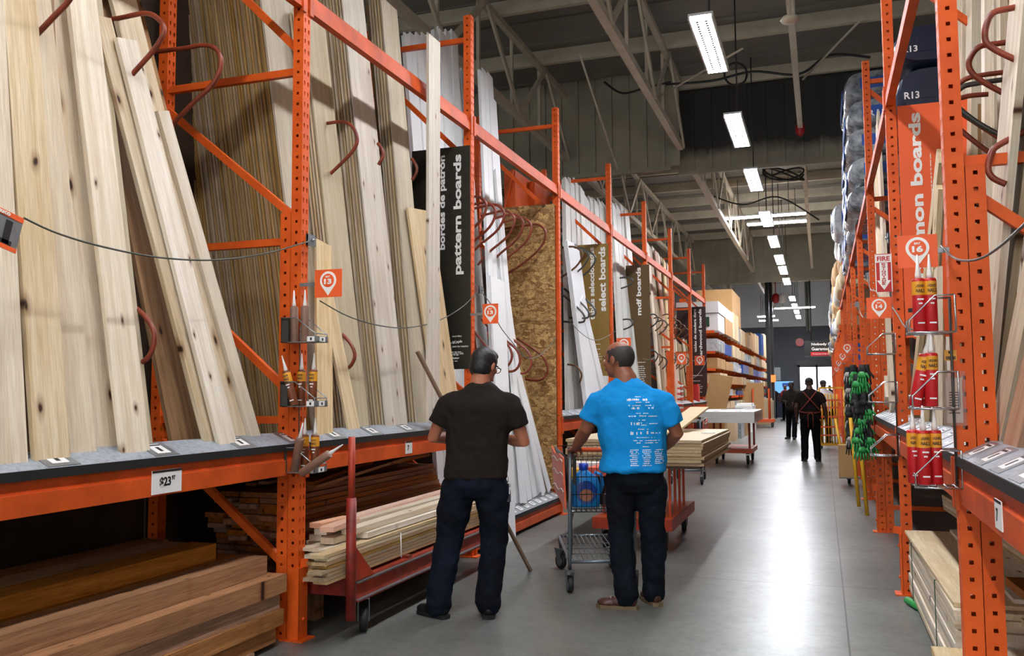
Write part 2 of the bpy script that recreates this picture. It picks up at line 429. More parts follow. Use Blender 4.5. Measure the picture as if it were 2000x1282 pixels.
# purlins (cross aisle), trusses (along aisle), draught curtains
for k, y in enumerate([6.4 + 2.35 * i for i in range(-3, 21)]):
    struct(MB().box((-14, y - .05, 7.72), (9, y + .05, 7.84)).box((-14, y - .012, 7.84), (9, y + .012, CZ)), 'trim_%d' % (k + 1), 'truss paint')
n = 30
for tx_ in (-9.6, -4.95, -2.55, 4.5):
    for ya, yb in ((-13, 17.6), (18.8, 37.2), (38.9, 55.5)):
        mb = MB(); mb.bar((tx_, ya, 6.35), (tx_, yb, 6.35), .12, .12); mb.bar((tx_, ya, 7.7), (tx_, yb, 7.7), .1, .1)
        m_ = int((yb - ya) / 1.55); st = (yb - ya) / m_
        for i in range(m_):
            y0 = ya + i * st
            if i % 2: mb.bar((tx_ + .07, y0, 6.35), (tx_ + .07, y0 + st, 7.7), .04, .1)
            else: mb.bar((tx_ + .07, y0, 7.7), (tx_ + .07, y0 + st, 6.35), .04, .1)
            mb.bar((tx_ - .07, y0, 6.35), (tx_ - .07, y0, 7.7), .05, .06)
        struct(mb, 'trim_%d' % n, 'truss paint'); n += 1
for y0, y1 in ((4, 17.2), (19, 37)):
    struct(MB().bar((-.24, y0, 6.35), (-.24, y1, 6.35), .09, .09), 'trim_%d' % n, 'truss paint'); n += 1
for x, y in [(-.24, 8), (-.24, 14), (-.24, 20), (-.24, 27), (-.24, 33)]:
    struct(MB().bar((x, y, 6.35), (x, y, CZ), .04, .04), 'trim_%d' % n, 'truss paint'); n += 1
def curtain(name, x0, x1, Y, z0, m='curtain metal'):
    mb = MB(); x = x0
    while x < x1:
        mb.box((x, Y, z0), (min(x + .36, x1), Y + .02, CZ)); mb.box((x + .28, Y - .06, z0 + .03), (min(x + .34, x1), Y, CZ)); x += .36
    mb.box((x0, Y - .05, z0 - .05), (x1, Y + .06, z0 + .03)); struct(mb, name, m)
curtain('wall_header_1', -14, -2.75, 17.6, 5.95); curtain('wall_header_2', -2.7, 9, 18.3, 6.0, 'stained curtain metal'); curtain('wall_header_3', -14, 9, 38.0, 6.0)
# diagonal sway braces and cable bundles in the roof
for a, b, lab in (((1205, 330), (1132, 105), 'left'), ((1285, 190), (1450, 95), 'middle'), ((1568, 155), (1685, 35), 'right')):
    p = onY(a[0], a[1], 15.); q = onY(b[0], b[1], 13.); q.z = min(q.z, 7.8)
    tag(MB().tube([p, q], .018, 6).build('sway_brace_rod', 'truss paint'), 'thin diagonal steel rod under the roof, ' + lab + ' of the three nearest', 'rod', 'roof brace rods')
def wire(pts, r, m, name, label, cat='cable', group=None, sub=6):
    P = []; pts = [V(p) for p in pts]
    for i in range(len(pts) - 1):
        p0 = pts[max(i - 1, 0)]; p1 = pts[i]; p2 = pts[i + 1]; p3 = pts[min(i + 2, len(pts) - 1)]
        for j in range(sub):
            t_ = j / sub; P.append(.5 * ((2 * p1) + (p2 - p0) * t_ + (2 * p0 - 5 * p1 + 4 * p2 - p3) * t_ ** 2 + (-p0 + 3 * p1 - 3 * p2 + p3) * t_ ** 3))
    P.append(pts[-1]); o = MB().tube(P, r, 6).build(name, m); return tag(o, label, cat, group)
def wpx(px, Y): return [onY(x, y, Y) for x, y in px]
wire(wpx([(1300, 165), (1390, 158), (1470, 140), (1560, 145), (1620, 108), (1700, 112)], 15.2), .022, 'cable dark', 'roof_cable', 'black cable looping under the roof between the two near lamps')
wire(wpx([(1180, 160), (1215, 182), (1260, 172), (1310, 160)], 15.3), .02, 'cable dark', 'roof_cable', 'black cable sagging beside the nearest roof truss')
wire([onY(1437 + 22 * math.cos(a), 145 + 22 * math.sin(a), 14.8) for a in [i * .6 for i in range(12)]], .018, 'cable dark', 'roof_cable', 'small coil of black cable beside the lamp rod')
wire([onY(1530 + 40 * math.cos(a), 340 + 12 * math.sin(a * 1.3), 20) for a in [i * .7 for i in range(22)]], .02, 'cable dark', 'roof_cable', 'tangled black cable under the roof beyond the first metal curtain')
wire(wpx([(1385, 380), (1450, 400), (1520, 385), (1600, 430)], 24), .02, 'cable dark', 'roof_cable', 'black cable hanging across the roof behind the third lamp')
o = MB().lathe([(.02, 0), (.09, .01), (.1, .03), (.08, .06), (.02, .08), (.012, .09), (.012, .6)], Matrix.Translation(onY(1543, 44, 9.5))).build('ceiling_antenna', 'truss paint')
tag(o, 'round white disc antenna under the roof beam', 'antenna')
o = MB().ell(onY(1563, 252, 17.0), (.09, .09, .14)).build('alarm_bell', 'red lamp'); tag(o, 'small red fitting at the end of the roof beam', 'alarm')
# pendant lamps
def pendant():
    r = empty('pendant_light')
    mb = MB(); w = .115; L_ = 1.75
    mb.box((-w, -L_ / 2, .03), (w, L_ / 2, .06)); mb.box((-w - .02, -L_ / 2, -.01), (-w, L_ / 2, .06)); mb.box((w, -L_ / 2, -.01), (w + .02, L_ / 2, .06))
    mb.build('housing', 'fixture', r)
    g = MB(); g.box((-w, -L_ / 2, .0), (w, L_ / 2, .025)); g.build('diffuser', 'lamp glow', r)
    gr = MB()
    for i in range(24):
        y = -L_ / 2 + .1 + i * 1.5 / 23
        for x in (-.05, .05): gr.box((x - .014, y - .021, -.006), (x + .014, y + .021, 0))
    for x in (-.05, .05): gr.box((x - .001, -L_ / 2 + .1, -.003), (x + .001, L_ / 2 - .1, 0))
    gr.build('louvre', 'fixture dark', r)
    MB().lathe([(.11, .06), (.1, .1), (.02, .18)]).build('canopy', 'fixture', r)
    MB().tube([(0, 0, .16), (0, 0, 2.5)], .012, 6).build('hanger_rod', 'fixture dark', r)
    return r
p0 = pendant(); LY = [10.35, 14.0, 17.45, 21.6, 25.0, 28.6, 31.2, 34.4, 41, 44.5, 48, 51.5]
names = ['nearest', 'second', 'third', 'fourth', 'fifth', 'sixth', 'seventh', 'eighth', 'ninth', 'tenth', 'eleventh', 'twelfth']
for i, y in enumerate(LY):
    p = p0 if i == 0 else copy_tree(p0); p.location = (-1.13, y, 5.5)
    tag(p, 'white pendant strip light over the aisle, %s from the camera' % names[i], 'light', 'pendant lights over the aisle')
k = 0
for x in (-1.08, -8.7, 5.5):
    for y in ((-11, -7.4, -3.8, -.2, 3.2, 6.7) if x == -1.08 else (-9, -4, 1, 6, 11, 16, 22, 28, 34, 42, 49)):
        p = copy_tree(p0); p.location = (x, y, 5.5); k += 1
        tag(p, 'white pendant strip light %s' % ('in the row before the camera, %s from the back' % ordn(k) if x == -1.08 else 'over the %s neighbouring aisle, lamp %s' % ('left' if x < 0 else 'right', ordn(int(y + 10)))), 'light', 'pendant lights out of frame')
# cross-wise strip lights further back
for (x0, x1, y, Y, w) in ((1410, 1575, 430, 27, 'nearest'), (1460, 1578, 441, 29.5, 'second nearest'), (1513, 1592, 604, 50, 'hanging above the far aisle'), (1480, 1513, 620, 47, 'left end of the far aisle'), (1483, 1520, 628, 50, 'lowest of the far ones')):
    a = onY(x0, y, Y); b = onY(x1, y, Y); r = empty('strip_light', (a.x, Y, a.z), 0, 'white strip light running across the aisle, ' + w, 'light', 'cross-wise strip lights')
    L_ = (b - a).x
    MB().box((0, -.06, 0), (L_, .06, .05)).build('diffuser', 'lamp glow' if w.startswith('nea') else 'lamp glow', r)
    MB().box((-.02, -.08, .05), (L_ + .02, .08, .1)).build('housing', 'fixture', r)
    MB().tube([(L_ * .2, 0, .1), (L_ * .2, 0, 1.2)], .01, 5).tube([(L_ * .8, 0, .1), (L_ * .8, 0, 1.2)], .01, 5).build('hanger_rod', 'fixture dark', r)
# ------------------------------------------------------------------ rack frames
PW, PD, PH = .076, .072, 4.92
def holed(mb, o, ex, ez, w, h, cols, pitch, shape, n_up):
    """plane strip at o spanned by ex (width w) and ez (height h) with punched holes, outward normal ex x ez"""
    o = V(o); ex = V(ex); ez = V(ez); rows = int(h / pitch); hp = h / rows; cw = w / len(cols)
    nrm = ex.cross(ez)
    for c_, (hw, hh) in enumerate(cols):
        for r_ in range(rows):
            a0 = o + ex * c_ * cw + ez * r_ * hp
            if shape == 'sq': rim = [(-hw, -hh), (0, -hh), (hw, -hh), (hw, 0), (hw, hh), (0, hh), (-hw, hh), (-hw, 0)]
            else: rim = [(-hw * .45, -hh), (0, -hh * 1.1), (hw * .45, -hh), (hw, hh * .3), (hw * .8, hh * .9), (0, hh * 1.15), (-hw * .8, hh * .9), (-hw, hh * .3)]
            out = [(-.5, -.5), (0, -.5), (.5, -.5), (.5, 0), (.5, .5), (0, .5), (-.5, .5), (-.5, 0)]
            n0 = len(mb.v); cc = a0 + ex * cw / 2 + ez * hp / 2
            for x, y in out: mb.v.append(cc + ex * x * cw + ez * y * hp)
            for x, y in rim: mb.v.append(cc + ex * x + ez * y)
            for x, y in rim: mb.v.append(cc + ex * x + ez * y - nrm * .006)
            for j in range(8):
                j2 = (j + 1) % 8; mb.face((n0 + j, n0 + j2, n0 + 8 + j2, n0 + 8 + j)); mb.face((n0 + 8 + j, n0 + 8 + j2, n0 + 16 + j2, n0 + 16 + j))
def post_mesh(h, name='post'):
    """base at the origin; aisle face towards +x"""
    mb = MB(); w, d = PW / 2, PD
    holed(mb, (0, -w, 0), (0, 1, 0), (0, 0, 1), PW, h, [(.008, .014), (.008, .014)], .066, 'tear', 0)
    for s_, ex, x0 in ((-w, (1, 0, 0), -d), (w, (-1, 0, 0), 0)):
        # flank: plain strip, holed strip, plain strip
        o_ = V((x0, s_, 0)); e = V(ex)
        mb.quad(o_, o_ + e * d * .22, o_ + e * d * .22 + V((0, 0, h)), o_ + V((0, 0, h)))
        holed(mb, o_ + e * d * .22, e, (0, 0, 1), d * .56, h, [(.0085, .0085)], .066, 'sq', 0)
        mb.quad(o_ + e * d * .78, o_ + e * d, o_ + e * d + V((0, 0, h)), o_ + e * d * .78 + V((0, 0, h)))
    mb.quad((-d, w, 0), (-d, -w, 0), (-d, -w, h), (-d, w, h))
    mb.quad((-d, -w, h), (0, -w, h), (0, w, h), (-d, w, h))
    return mb
post_full = post_mesh(PH).mesh('post'); post_full.materials.append(MATS['steel orange'])
post_short = {}
def make_frame(name, loc, rz, label, group, depth=1.1, doubler=0, flip=False, guard=False):
    r = empty(name, loc, rz, label, 'rack frame', group)
    def put(me, nm, x):
        o = bpy.data.objects.new(nm, me); C.objects.link(o); o.parent = r; o.location = (x, 0, 0); return o
    put(post_full, 'post', 0); put(post_full, 'post', -depth + PD)
    if doubler:
        if doubler not in post_short:
            m_ = post_mesh(doubler).mesh('post_reinforcement'); m_.materials.append(MATS['steel orange']); post_short[doubler] = m_
        put(post_short[doubler], 'post_reinforcement', -PD - .004)
    xa, xb = -PD * (2 if doubler else 1) + .01, -depth + .01
    hz = [.25, 1.29, 2.38, 3.44, 4.70]
    for z in hz:
        MB().bar((-PD + .01, 0, z), (xb, 0, z), .036, .045).build('brace', 'steel orange', r)
    for i in range(4):
        z0, z1 = hz[i] + .14, hz[i + 1] - .1
        a, b = ((-PD + .01, 0, z0), (xb, 0, z1)) if not flip else ((-PD + .01, 0, z1), (xb, 0, z0))
        MB().bar(a, b, .036, .045).build('brace', 'steel orange', r)
    for x in (-PD / 2, -depth + PD / 2): MB().box((x - .07, -.07, 0), (x + .09, .07, .008)).build('foot_plate', 'steel orange', r)
    if guard:
        mb = MB(); y = -PW / 2 - .008
        mb.box((.002, y, .0), (.014, PW / 2 + .01, .42)).box((-.06, y - .004, 0), (.014, y + .004, .42)).bar((.008, 0, .42), (-.0, 0, .47), .09, .01)
        for z in (.12, .34): mb.ell((.018, 0, z), (.008, .012, .012), None, 8, 6)
        mb.build('post_guard', 'steel orange', r)
    return r
LX, RX = -2.95, .5
LYs = [4.6 + 2.83 * i for i in range(8)]; LYs[0] = 4.6
LYs = [4.6, 7.35, 10.17, 13.0, 15.85, 18.75, 21.6, 24.4]
for i, y in enumerate(LYs):
    make_frame('rack_upright', (LX, y, 0), 0, 'orange punched steel upright frame of the left rack, %s from the camera' % ordn(i + 1), 'left rack upright frames', doubler={0: 2.55, 2: 2.05, 5: 2.3, 6: 2.05}.get(i, 0), guard=(i == 0))
make_frame('rack_upright', (LX, 1.78, 0), 0, 'orange upright frame of the left rack beside the camera', 'left rack upright frames')
RYs = [3.98, 6.93, 9.85, 12.7, 15.55, 18.4, 21.2, 24.0]
for i, y in enumerate(RYs):
    make_frame('rack_upright', (RX, y, 0), PI, 'orange punched steel upright frame of the right rack, %s from the camera' % ordn(i + 1), 'right rack upright frames', doubler=2.36 if i in (0, 2, 3) else 0, flip=True, guard=(i in (1, 2)))
# beams
def beam(name, X, y0, y1, z0, z1, sgn, label, group, tagpos=()):
    """sgn +1: rack on the left side, aisle face looks +x"""
    r = empty(name, (X, (y0 + y1) / 2, z0), 0, label, 'beam', group)
    L_ = (y1 - y0) / 2; h = z1 - z0
    mb = MB(); t_ = .052
    x0, x1 = (-t_, 0) if sgn > 0 else (0, t_)
    mb.box((x0, -L_, 0), (x1, L_, h * .62)); xs = (-t_, -.012) if sgn > 0 else (.012, t_)
    mb.box((xs[0], -L_, h * .62), (xs[1], L_, h))
    mb.build('beam_body', 'beam orange', r)
    for s_ in (-1, 1):
        MB().box((min(0, sgn * .012), s_ * L_ - .02, -.03), (max(0, sgn * .012), s_ * L_ + .02, h + .03)).build('end_connector', 'beam orange', r)
    for k, (yy, big) in enumerate(tagpos):
        w, hh = (.1, .055) if big else (.055, .045)
        c = r.location; yl = yy - c.y; zc = h * .45
        x = sgn * .004
        lb = MB().box((min(0, x), yl - w, zc - hh), (max(0, x), yl + w, zc + hh)).build('price_label', 'label white', r)
        ty = (0, 0, 1); tx = (0, sgn, 0)
        yo = yl - w * .5 * sgn
        text('$23' if big else '7', 'ink', lb, 'figures', (sgn * .0045, yo, zc - hh * .5), tx, ty, w * (.75 if big else .5), hh * .9, .035)
        if big: text('97', 'ink', lb, 'figures', (sgn * .0045, yo + w * .8, zc + hh * .05), tx, ty, w * .25, hh * .4, .03)
        MB().box((min(x, x + sgn * .001), yl - w, zc + hh * .8), (max(x, x + sgn * .001), yl + w, zc + hh)).build('label_stripe', 'ink', lb)
    return r
def ledge(X, y0, y1, z0, sgn, label, ntags=None, tags=()):
    r = empty('price_ledge', (X, (y0 + y1) / 2, z0), 0, label, 'shelf edge', 'sloping price ledges')
    L_ = (y1 - y0) / 2; s = -sgn
    P = [(0, .0), (0, .025), (s * .125, .085), (s * .16, .085), (s * .16, .0)]
    mb = MB(); n0 = 0
    for y in (-L_, L_):
        for x, z in P: mb.v.append(V((x, y, z)))
    for i in range(5):
        j = (i + 1) % 5; mb.face((i, j, j + 5, i + 5) if sgn < 0 else (i + 5, j + 5, j, i))
    mb.face(range(5) if sgn > 0 else range(4, -1, -1)); mb.face(range(9, 4, -1) if sgn > 0 else range(5, 10))
    mb.build('ledge_body', 'ledge grey', r)
    MB().box((min(0, sgn * .006), -L_, -.015), (max(0, sgn * .006), L_, .024)).build('bumper_strip', 'black rubber', r)
    ys = list(tags) if tags else [y0 + (y1 - y0) * (k + .5) / ntags for k in range(ntags)]
    w = .055
    for yy in ys:
        yl = yy - r.location.y
        def pt(t_, y, up): return V((s * .125 * t_ + sgn * .43 * up, y, .025 + .06 * t_ + .9 * up))
        pl = MB()
        def slab(mb_, t0, t1, ya, yb, u0, u1):
            q = [pt(t0, ya, u0), pt(t1, ya, u0), pt(t1, yb, u0), pt(t0, yb, u0), pt(t0, ya, u1), pt(t1, ya, u1), pt(t1, yb, u1), pt(t0, yb, u1)]
            n_ = len(mb_.v); mb_.v += q
            for f in ((3, 2, 1, 0), (4, 5, 6, 7), (0, 1, 5, 4), (1, 2, 6, 5), (2, 3, 7, 6), (3, 0, 4, 7)): mb_.face([n_ + i for i in f])
        slab(pl, .04, .96, yl - w * 1.5, yl + w * 1.5, 0, .003); plo = pl.build('tag_holder', 'galvanised', r)
        lb = MB(); slab(lb, .2, .85, yl - w * .8, yl + w * .8, .003, .0045); lo = lb.build('price_label', 'label white', plo)
        ik = MB(); slab(ik, .72, .8, yl - w * .75, yl + w * .75, .0045, .005); slab(ik, .32, .62, yl - w * .2, yl + w * .2, .0045, .005); ik.build('print', 'ink', lo)
    return r
def span(ys, i): return ys[i] + PW / 2, ys[i + 1] - PW / 2
Lall = [1.78] + LYs
for i in range(8):
    a, b = span(Lall, i)
    beam('top_beam', LX, a, b, 3.83, 3.95, 1, 'orange top beam of the left rack, %s bay from the camera' % ordn(i + 1), 'left rack top beams')
    if i == 2:
        beam('low_beam', LX, a, b, .04, .17, 1, 'orange bottom beam close to the floor beneath the white mouldings', 'left rack lower beams')
        ledge(LX, a, b, .19, 1, 'sloping grey price ledge near the floor under the white mouldings', 13)
    else:
        beam('low_beam', LX, a, b, .975, 1.115, 1, 'orange waist-high beam of the left rack, %s bay from the camera' % ordn(i + 1), 'left rack lower beams', [(onX(325, 952, LX).y, 1)] if i == 0 else [(onX(798, 881, LX).y, 0)] if i == 1 else [])
        tg = [onX(x, y, LX - .06).y for x, y in ((107, 905), (310, 887), (468, 870), (566, 858))] if i == 0 else [onX(x, y, LX - .06).y for x, y in ((650, 850), (725, 842), (792, 834), (855, 828))] if i == 1 else None
        ledge(LX, a, b, 1.13, 1, 'sloping grey price ledge on the left rack, %s bay from the camera' % ordn(i + 1), 7, tg or ())
Rall = [1.1] + RYs
for i in range(8):
    a, b = span(Rall, i)
    if i: beam('top_beam', RX, a, b, 3.52, 3.64, -1, 'orange top beam of the right rack, %s bay from the camera' % ordn(i + 1), 'right rack top beams')
    beam('low_beam', RX, a, b, 1.0, 1.145, -1, 'orange waist-high beam of the right rack, %s bay from the camera' % ordn(i + 1), 'right rack lower beams', [(onX(1953, 1028, RX).y, 0)] if i == 0 else [])
    ledge(RX, a, b, 1.16, -1, 'sloping grey price ledge on the right rack, %s bay from the camera' % ordn(i + 1), 9)
# shelf decks that carry the standing boards, and added dark sheets that block light from behind the racks
for side, ys in ((1, Lall), (-1, Rall)):
    for i in range(8):
        a, b = span(ys, i); X = LX if side > 0 else RX
        z = .17 if (side > 0 and i == 2) else 1.1
        x0, x1 = sorted((X - side * .06, X - side * 1.08))
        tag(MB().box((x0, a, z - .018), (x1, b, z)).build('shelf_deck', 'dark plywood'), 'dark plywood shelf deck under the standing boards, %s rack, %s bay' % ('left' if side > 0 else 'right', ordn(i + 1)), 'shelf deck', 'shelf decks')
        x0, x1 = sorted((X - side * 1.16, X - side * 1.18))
        tag(MB().box((x0, a - .03, 0), (x1, b + .03, ({0: 4.7, 1: 4.7, 2: 3.95}.get(i, 3.3)) if side > 0 else 3.6)).build('light_block_sheet', 'dark plywood'), 'dark backing sheet behind the %s rack, %s bay' % ('left' if side > 0 else 'right', ordn(i + 1)), 'panel', 'added light-blocking sheets')
# ------------------------------------------------------------------ leaning boards
def board(base, top, wdir, w, t_, m, label, group, name='board'):
    """box from base to top (front-left edge line), width w along wdir, thickness going away from the aisle"""
    base = V(base); top = V(top); d = (top - base); L_ = d.length; d.normalize()
    x = (V(wdir) - d * V(wdir).dot(d)).normalized(); y = d.cross(x)        # y = back or front
    mb = MB(); mb.box((0, 0, 0), (w, t_, L_))
    me = mb.mesh(name); me.materials.append(MATS[m])
    o = bpy.data.objects.new(name, me); C.objects.link(o)
    mm = Matrix.Identity(4)
    for i in range(3): mm[i][0] = x[i]; mm[i][1] = y[i]; mm[i][2] = d[i]; mm[i][3] = base[i]
    o.matrix_world = mm
    return tag(o, label, 'board', group)
def leaner(Lp, Rp, X0, k, zb, zt, t_, m, label, group, side=1, n=1, gap=.001, backm=None, topcut=None, blab=None, wj=0, name='board'):
    """left and right edge lines given by two picture points each on the lean plane X = X0 - side*k*(z-zb)"""
    nn = V((1, 0, side * k)).normalized(); p0 = V((X0, 0, zb))
    A = [onP(x, y, p0, nn) for x, y in Lp]; B = [onP(x, y, p0, nn) for x, y in Rp]
    if A[0].z > A[1].z: A.reverse()
    if B[0].z > B[1].z: B.reverse()
    d = ((A[1] - A[0]).normalized() + (B[1] - B[0]).normalized()).normalized()
    def at(P, z): e = (P[1] - P[0]); return P[0] + e * ((z - P[0].z) / e.z)
    wv = at(B, (A[0].z + A[1].z) / 2) - at(A, (A[0].z + A[1].z) / 2); wv = wv - d * wv.dot(d); w = wv.length
    mid = (at(A, (A[0].z + A[1].z) / 2) + at(B, (A[0].z + A[1].z) / 2)) / 2
    ac = mid - wv / 2
    if topcut: zt = onP(topcut[0], topcut[1], p0, nn).z
    base = ac + d * ((zb - ac.z) / d.z); top = ac + d * ((zt - ac.z) / d.z)
    out = []
    for j in range(n):
        back = V((-side, 0, 0)); back = (back - d * back.dot(d)); back = (back - wv.normalized() * back.dot(wv.normalized())).normalized()
        off = back * j * (t_ + gap)
        jj = random.uniform(-wj, wj); jt = random.uniform(-.04, .04) if j else 0
        x = wv.normalized(); y = d.cross(x)
        ww = w
        if y.dot(back) > 0: b0 = base + off
        else: b0 = base + off + back * t_
        b0 = b0 + wv.normalized() * jj
        b0 = b0 + d * ((zb - b0.z) / d.z)
        lab = label if j == 0 else (blab or label + ', %s sheet back') % ((ordn(j),) if '%s' in (blab or label + ', sheet %s') else ())
        out.append(board(b0, b0 + d * ((zt + jt - b0.z) / d.z), wv, ww, t_, m if j == 0 or not backm else backm, lab, group, name))
    return out
G = 'wide boards leaning in the nearest left bay'
ZB = 1.215
def bay1(Lp, Rp, m, lab, dx=0, t_=.024, zt=5.2, **k): return leaner(Lp, Rp, LX - .05 - dx, .12, ZB - .1, zt, t_, m, lab, G, **k)
bay1([(-72, 895), (-100, 0)], [(60, 895), (2, 0)], 'clear pine', 'wide pale board cut off by the left picture edge')
bay1([(90, 890), (68, 0)], [(143, 890), (102, 0)], 'brown pine', 'brownish board half hidden behind the knotty wide one', .06)
bay1([(65, 892), (10, 0)], [(140, 890), (69, 0)], 'pine', 'knotty pine board, second standing from the left picture edge')
bay1([(128, 888), (60, 130)], [(193, 888), (109, 130)], 'clear pine', 'clear pale board standing right of the knotty one, its lower half showing', .035)
bay1([(184, 888), (100, 25)], [(238, 885), (137, 0)], 'pine', 'tan board with one large brown knot low down', .065)
bay1([(255, 872), (160, 0)], [(301, 869), (197, 0)], 'poplar', 'narrow board peeping out behind the straight front board', .06)
bay1([(238, 880), (136, 0)], [(293, 872), (188, 0)], 'pale pine', 'straight pale board with a reddish streak in the middle of the nearest bay')
bay1([(335, 870), (202, 180)], [(402, 870), (262, 200)], 'brown pine', 'speckled brown board leaning in the gap behind the two knotty boards', .13)  # brown speckled side face, its shade put into the darker wood colour
bay1([(450, 860), (210, 0)], [(478, 857), (275, 0)], 'pine', 'long board whose upper end rises behind the two knotty boards', .075)
bay1([(401, 862), (190, 48)], [(431, 860), (228, 80)], 'pine', 'narrow pale board with rough bark knots left of the flat knotty one', .035, topcut=(205, 40))
bay1([(430, 860), (228, 83)], [(458, 860), (272, 85)], 'pale pine', 'flat board with round knots and a square top, right of centre in the nearest bay', .0, topcut=(250, 83))
bay1([(487, 857), (322, 250)], [(513, 852), (336, 250)], 'pale pine', 'slim edge-marked board furthest right in the nearest bay', .05, topcut=(329, 225))
bay1([(455, 858), (352, 430)], [(484, 857), (378, 430)], 'brown pine', 'dark brown board in shadow just left of the slim edge-marked board', .14, zt=4.2)
bay1([(-10, 890), (-30, 0)], [(70, 890), (30, 0)], 'brown pine', 'brown board standing in the dark gap at the far left', .09)
G2 = 'sheet stacks leaning in the second left bay'
def bay2(Lp, Rp, m, lab, dx=0, n=1, **k):
    k.setdefault('t_', .018); k.setdefault('zt', 5.4)
    return leaner(Lp, Rp, LX - .06 - dx, .1, ZB - .1, k.pop('zt'), k.pop('t_'), m, lab, G2, n=n, **k)
bay2([(608, 820), (514, 0)], [(690, 820), (585, 0)], 'poplar', 'pale front sheet of the thick brown stack seen left of the first upright', .2, 34, t_=.016, backm='brown panel', blab='brown sheet edge left of the first upright, %s behind the pale front sheet', wj=.009, gap=.007)
bay2([(681, 831), (614, 218)], [(721, 831), (654, 218)], 'poplar', 'grey-tan sheet with a square top just right of the first upright', .06, 5, gap=.012, t_=.013, backm='clear pine', topcut=(650, 62), blab='thin sheet behind the grey-tan one right of the first upright, %s back', wj=.004)
bay2([(755, 831), (678, 87)], [(796, 831), (719, 87)], 'pale pine', 'whitish front sheet left of the dark gap in the second bay', .03, 9, t_=.013, backm='clear pine', blab='tan sheet edge behind the whitish front sheet of the second bay, %s back', wj=.008, gap=.013)
bay2([(797, 831), (725, 50)], [(814, 831), (742, 50)], 'brown panel', 'brown board deep in the dark gap of the second bay', .2, 2)
bay2([(817, 831), (741, 0)], [(842, 828), (777, 10)], 'poplar', 'tan sheet with its top corner showing against the roof', .04, 5, t_=.013, backm='clear pine', topcut=(760, 6), blab='tan sheet edge behind the roof-high tan sheet, %s back', wj=.006, gap=.013)
bay2([(850, 831), (806, 420)], [(894, 745), (838, 421)], 'pine', 'knotty board with a jagged top leaning in front of the black sign', .0, 1, topcut=(822, 416), t_=.022)
bay2([(619, 842), (619, 585)], [(651, 840), (648, 585)], 'clear pine', 'short pale board upright beside the first upright', .0, 1, topcut=(632, 470))
bay2([(681, 840), (634, 600)], [(704, 838), (656, 600)], 'clear pine', 'short pale board leaning left below the brown hoop', .03, 1, topcut=(640, 585))
o = leaner([(838, 835), (837, 72)], [(858, 760), (861, 80)], LX + .035, -.015, ZB + .005, 4, .024, 'rough pine', 'tall rough white plank standing in front of the rack beam', G2, topcut=(848, 74))
# bay 3 mouldings
G3 = 'white mouldings in the third left bay'
def bay3(a, b, w, dx, lab, m='white primer', n=1, k=.12, t_=.016, **kw):
    return leaner([b, a], [(b[0] + w * 1.05, b[1] - 1), (a[0] + w, a[1])], LX - .06 - dx, k, .28, 5.2, t_, m, lab, G3, n=n, topcut=a, **kw)
for i in range(9):
    bay3((790 + 11.5 * i, 62 - (6 if i > 4 else 0)), (838 + 9 * i, 700), 11, .3 + .02 * (i % 2), 'white moulding rising behind the black pattern sign, %s from the left' % ordn(i + 1), n=2, blab='white moulding hidden one layer behind the row above the black sign', t_=.02)
for i in range(4):
    bay3((885 + 5 * i, 132), (935 + 4 * i, 700), 8, .36, 'white moulding showing through the frame beside the second upright, %s from the left' % ordn(i + 1))
S3 = [((937, 135), (975, 1008), 8), ((945, 137), (985, 1006), 8), ((953, 140), (998, 1003), 9), ((962, 190), (1010, 998), 7), ((968, 330), (1022, 993), 8), ((975, 500), (1032, 988), 8), ((985, 560), (1043, 984), 8), ((992, 640), (1052, 980), 8), ((1000, 688), (1062, 975), 7), ((1003, 700), (1074, 970), 7)]
for i, (a, b, w) in enumerate(S3):
    bay3(a, b, w, .0 + .022 * (i % 4), 'white moulding strip left of the OSB panel, %s from the left' % ordn(i + 1), n=1 if i > 4 else 2, blab='white moulding one layer behind the strips left of the OSB panel')
leaner([(982, 1072), (965, 700)], [(1008, 1062), (992, 700)], LX + .05, .06, .0, 2.6, .018, 'white primer', 'wide white board standing on the floor behind the black-shirted man', G3)
leaner([(1070, 975), (1010, 720)], [(1079, 975), (1021, 720)], LX - .12, .12, .28, 2.2, .03, 'brown panel', 'brown edge board behind the last white moulding', G3)
# OSB end panel on the third frame
r = empty('osb_panel', (LX - .37, 10.1, 0), 0, 'tan flake-board end panel fixed to the third upright frame', 'panel')
zs = [.3, .86, 1.16, 1.75, 2.3, 2.95, 3.72]
for i in range(6):
    for (x0, x1) in ((-.33, -.0), (0, .33)) if i % 2 else ((-.33, -.2), (-.2, .33)) if i == 2 else ((-.33, .02), (.02, .33)):
        MB().box((x0 + .001, -.012, zs[i] + .002), (x1 - .001, .006, zs[i + 1] - .002)).build('osb_piece', 'osb', r)
MB().box((-.33, .007, .3), (.33, .02, 3.7)).build('panel_backing', 'dark plywood', r)
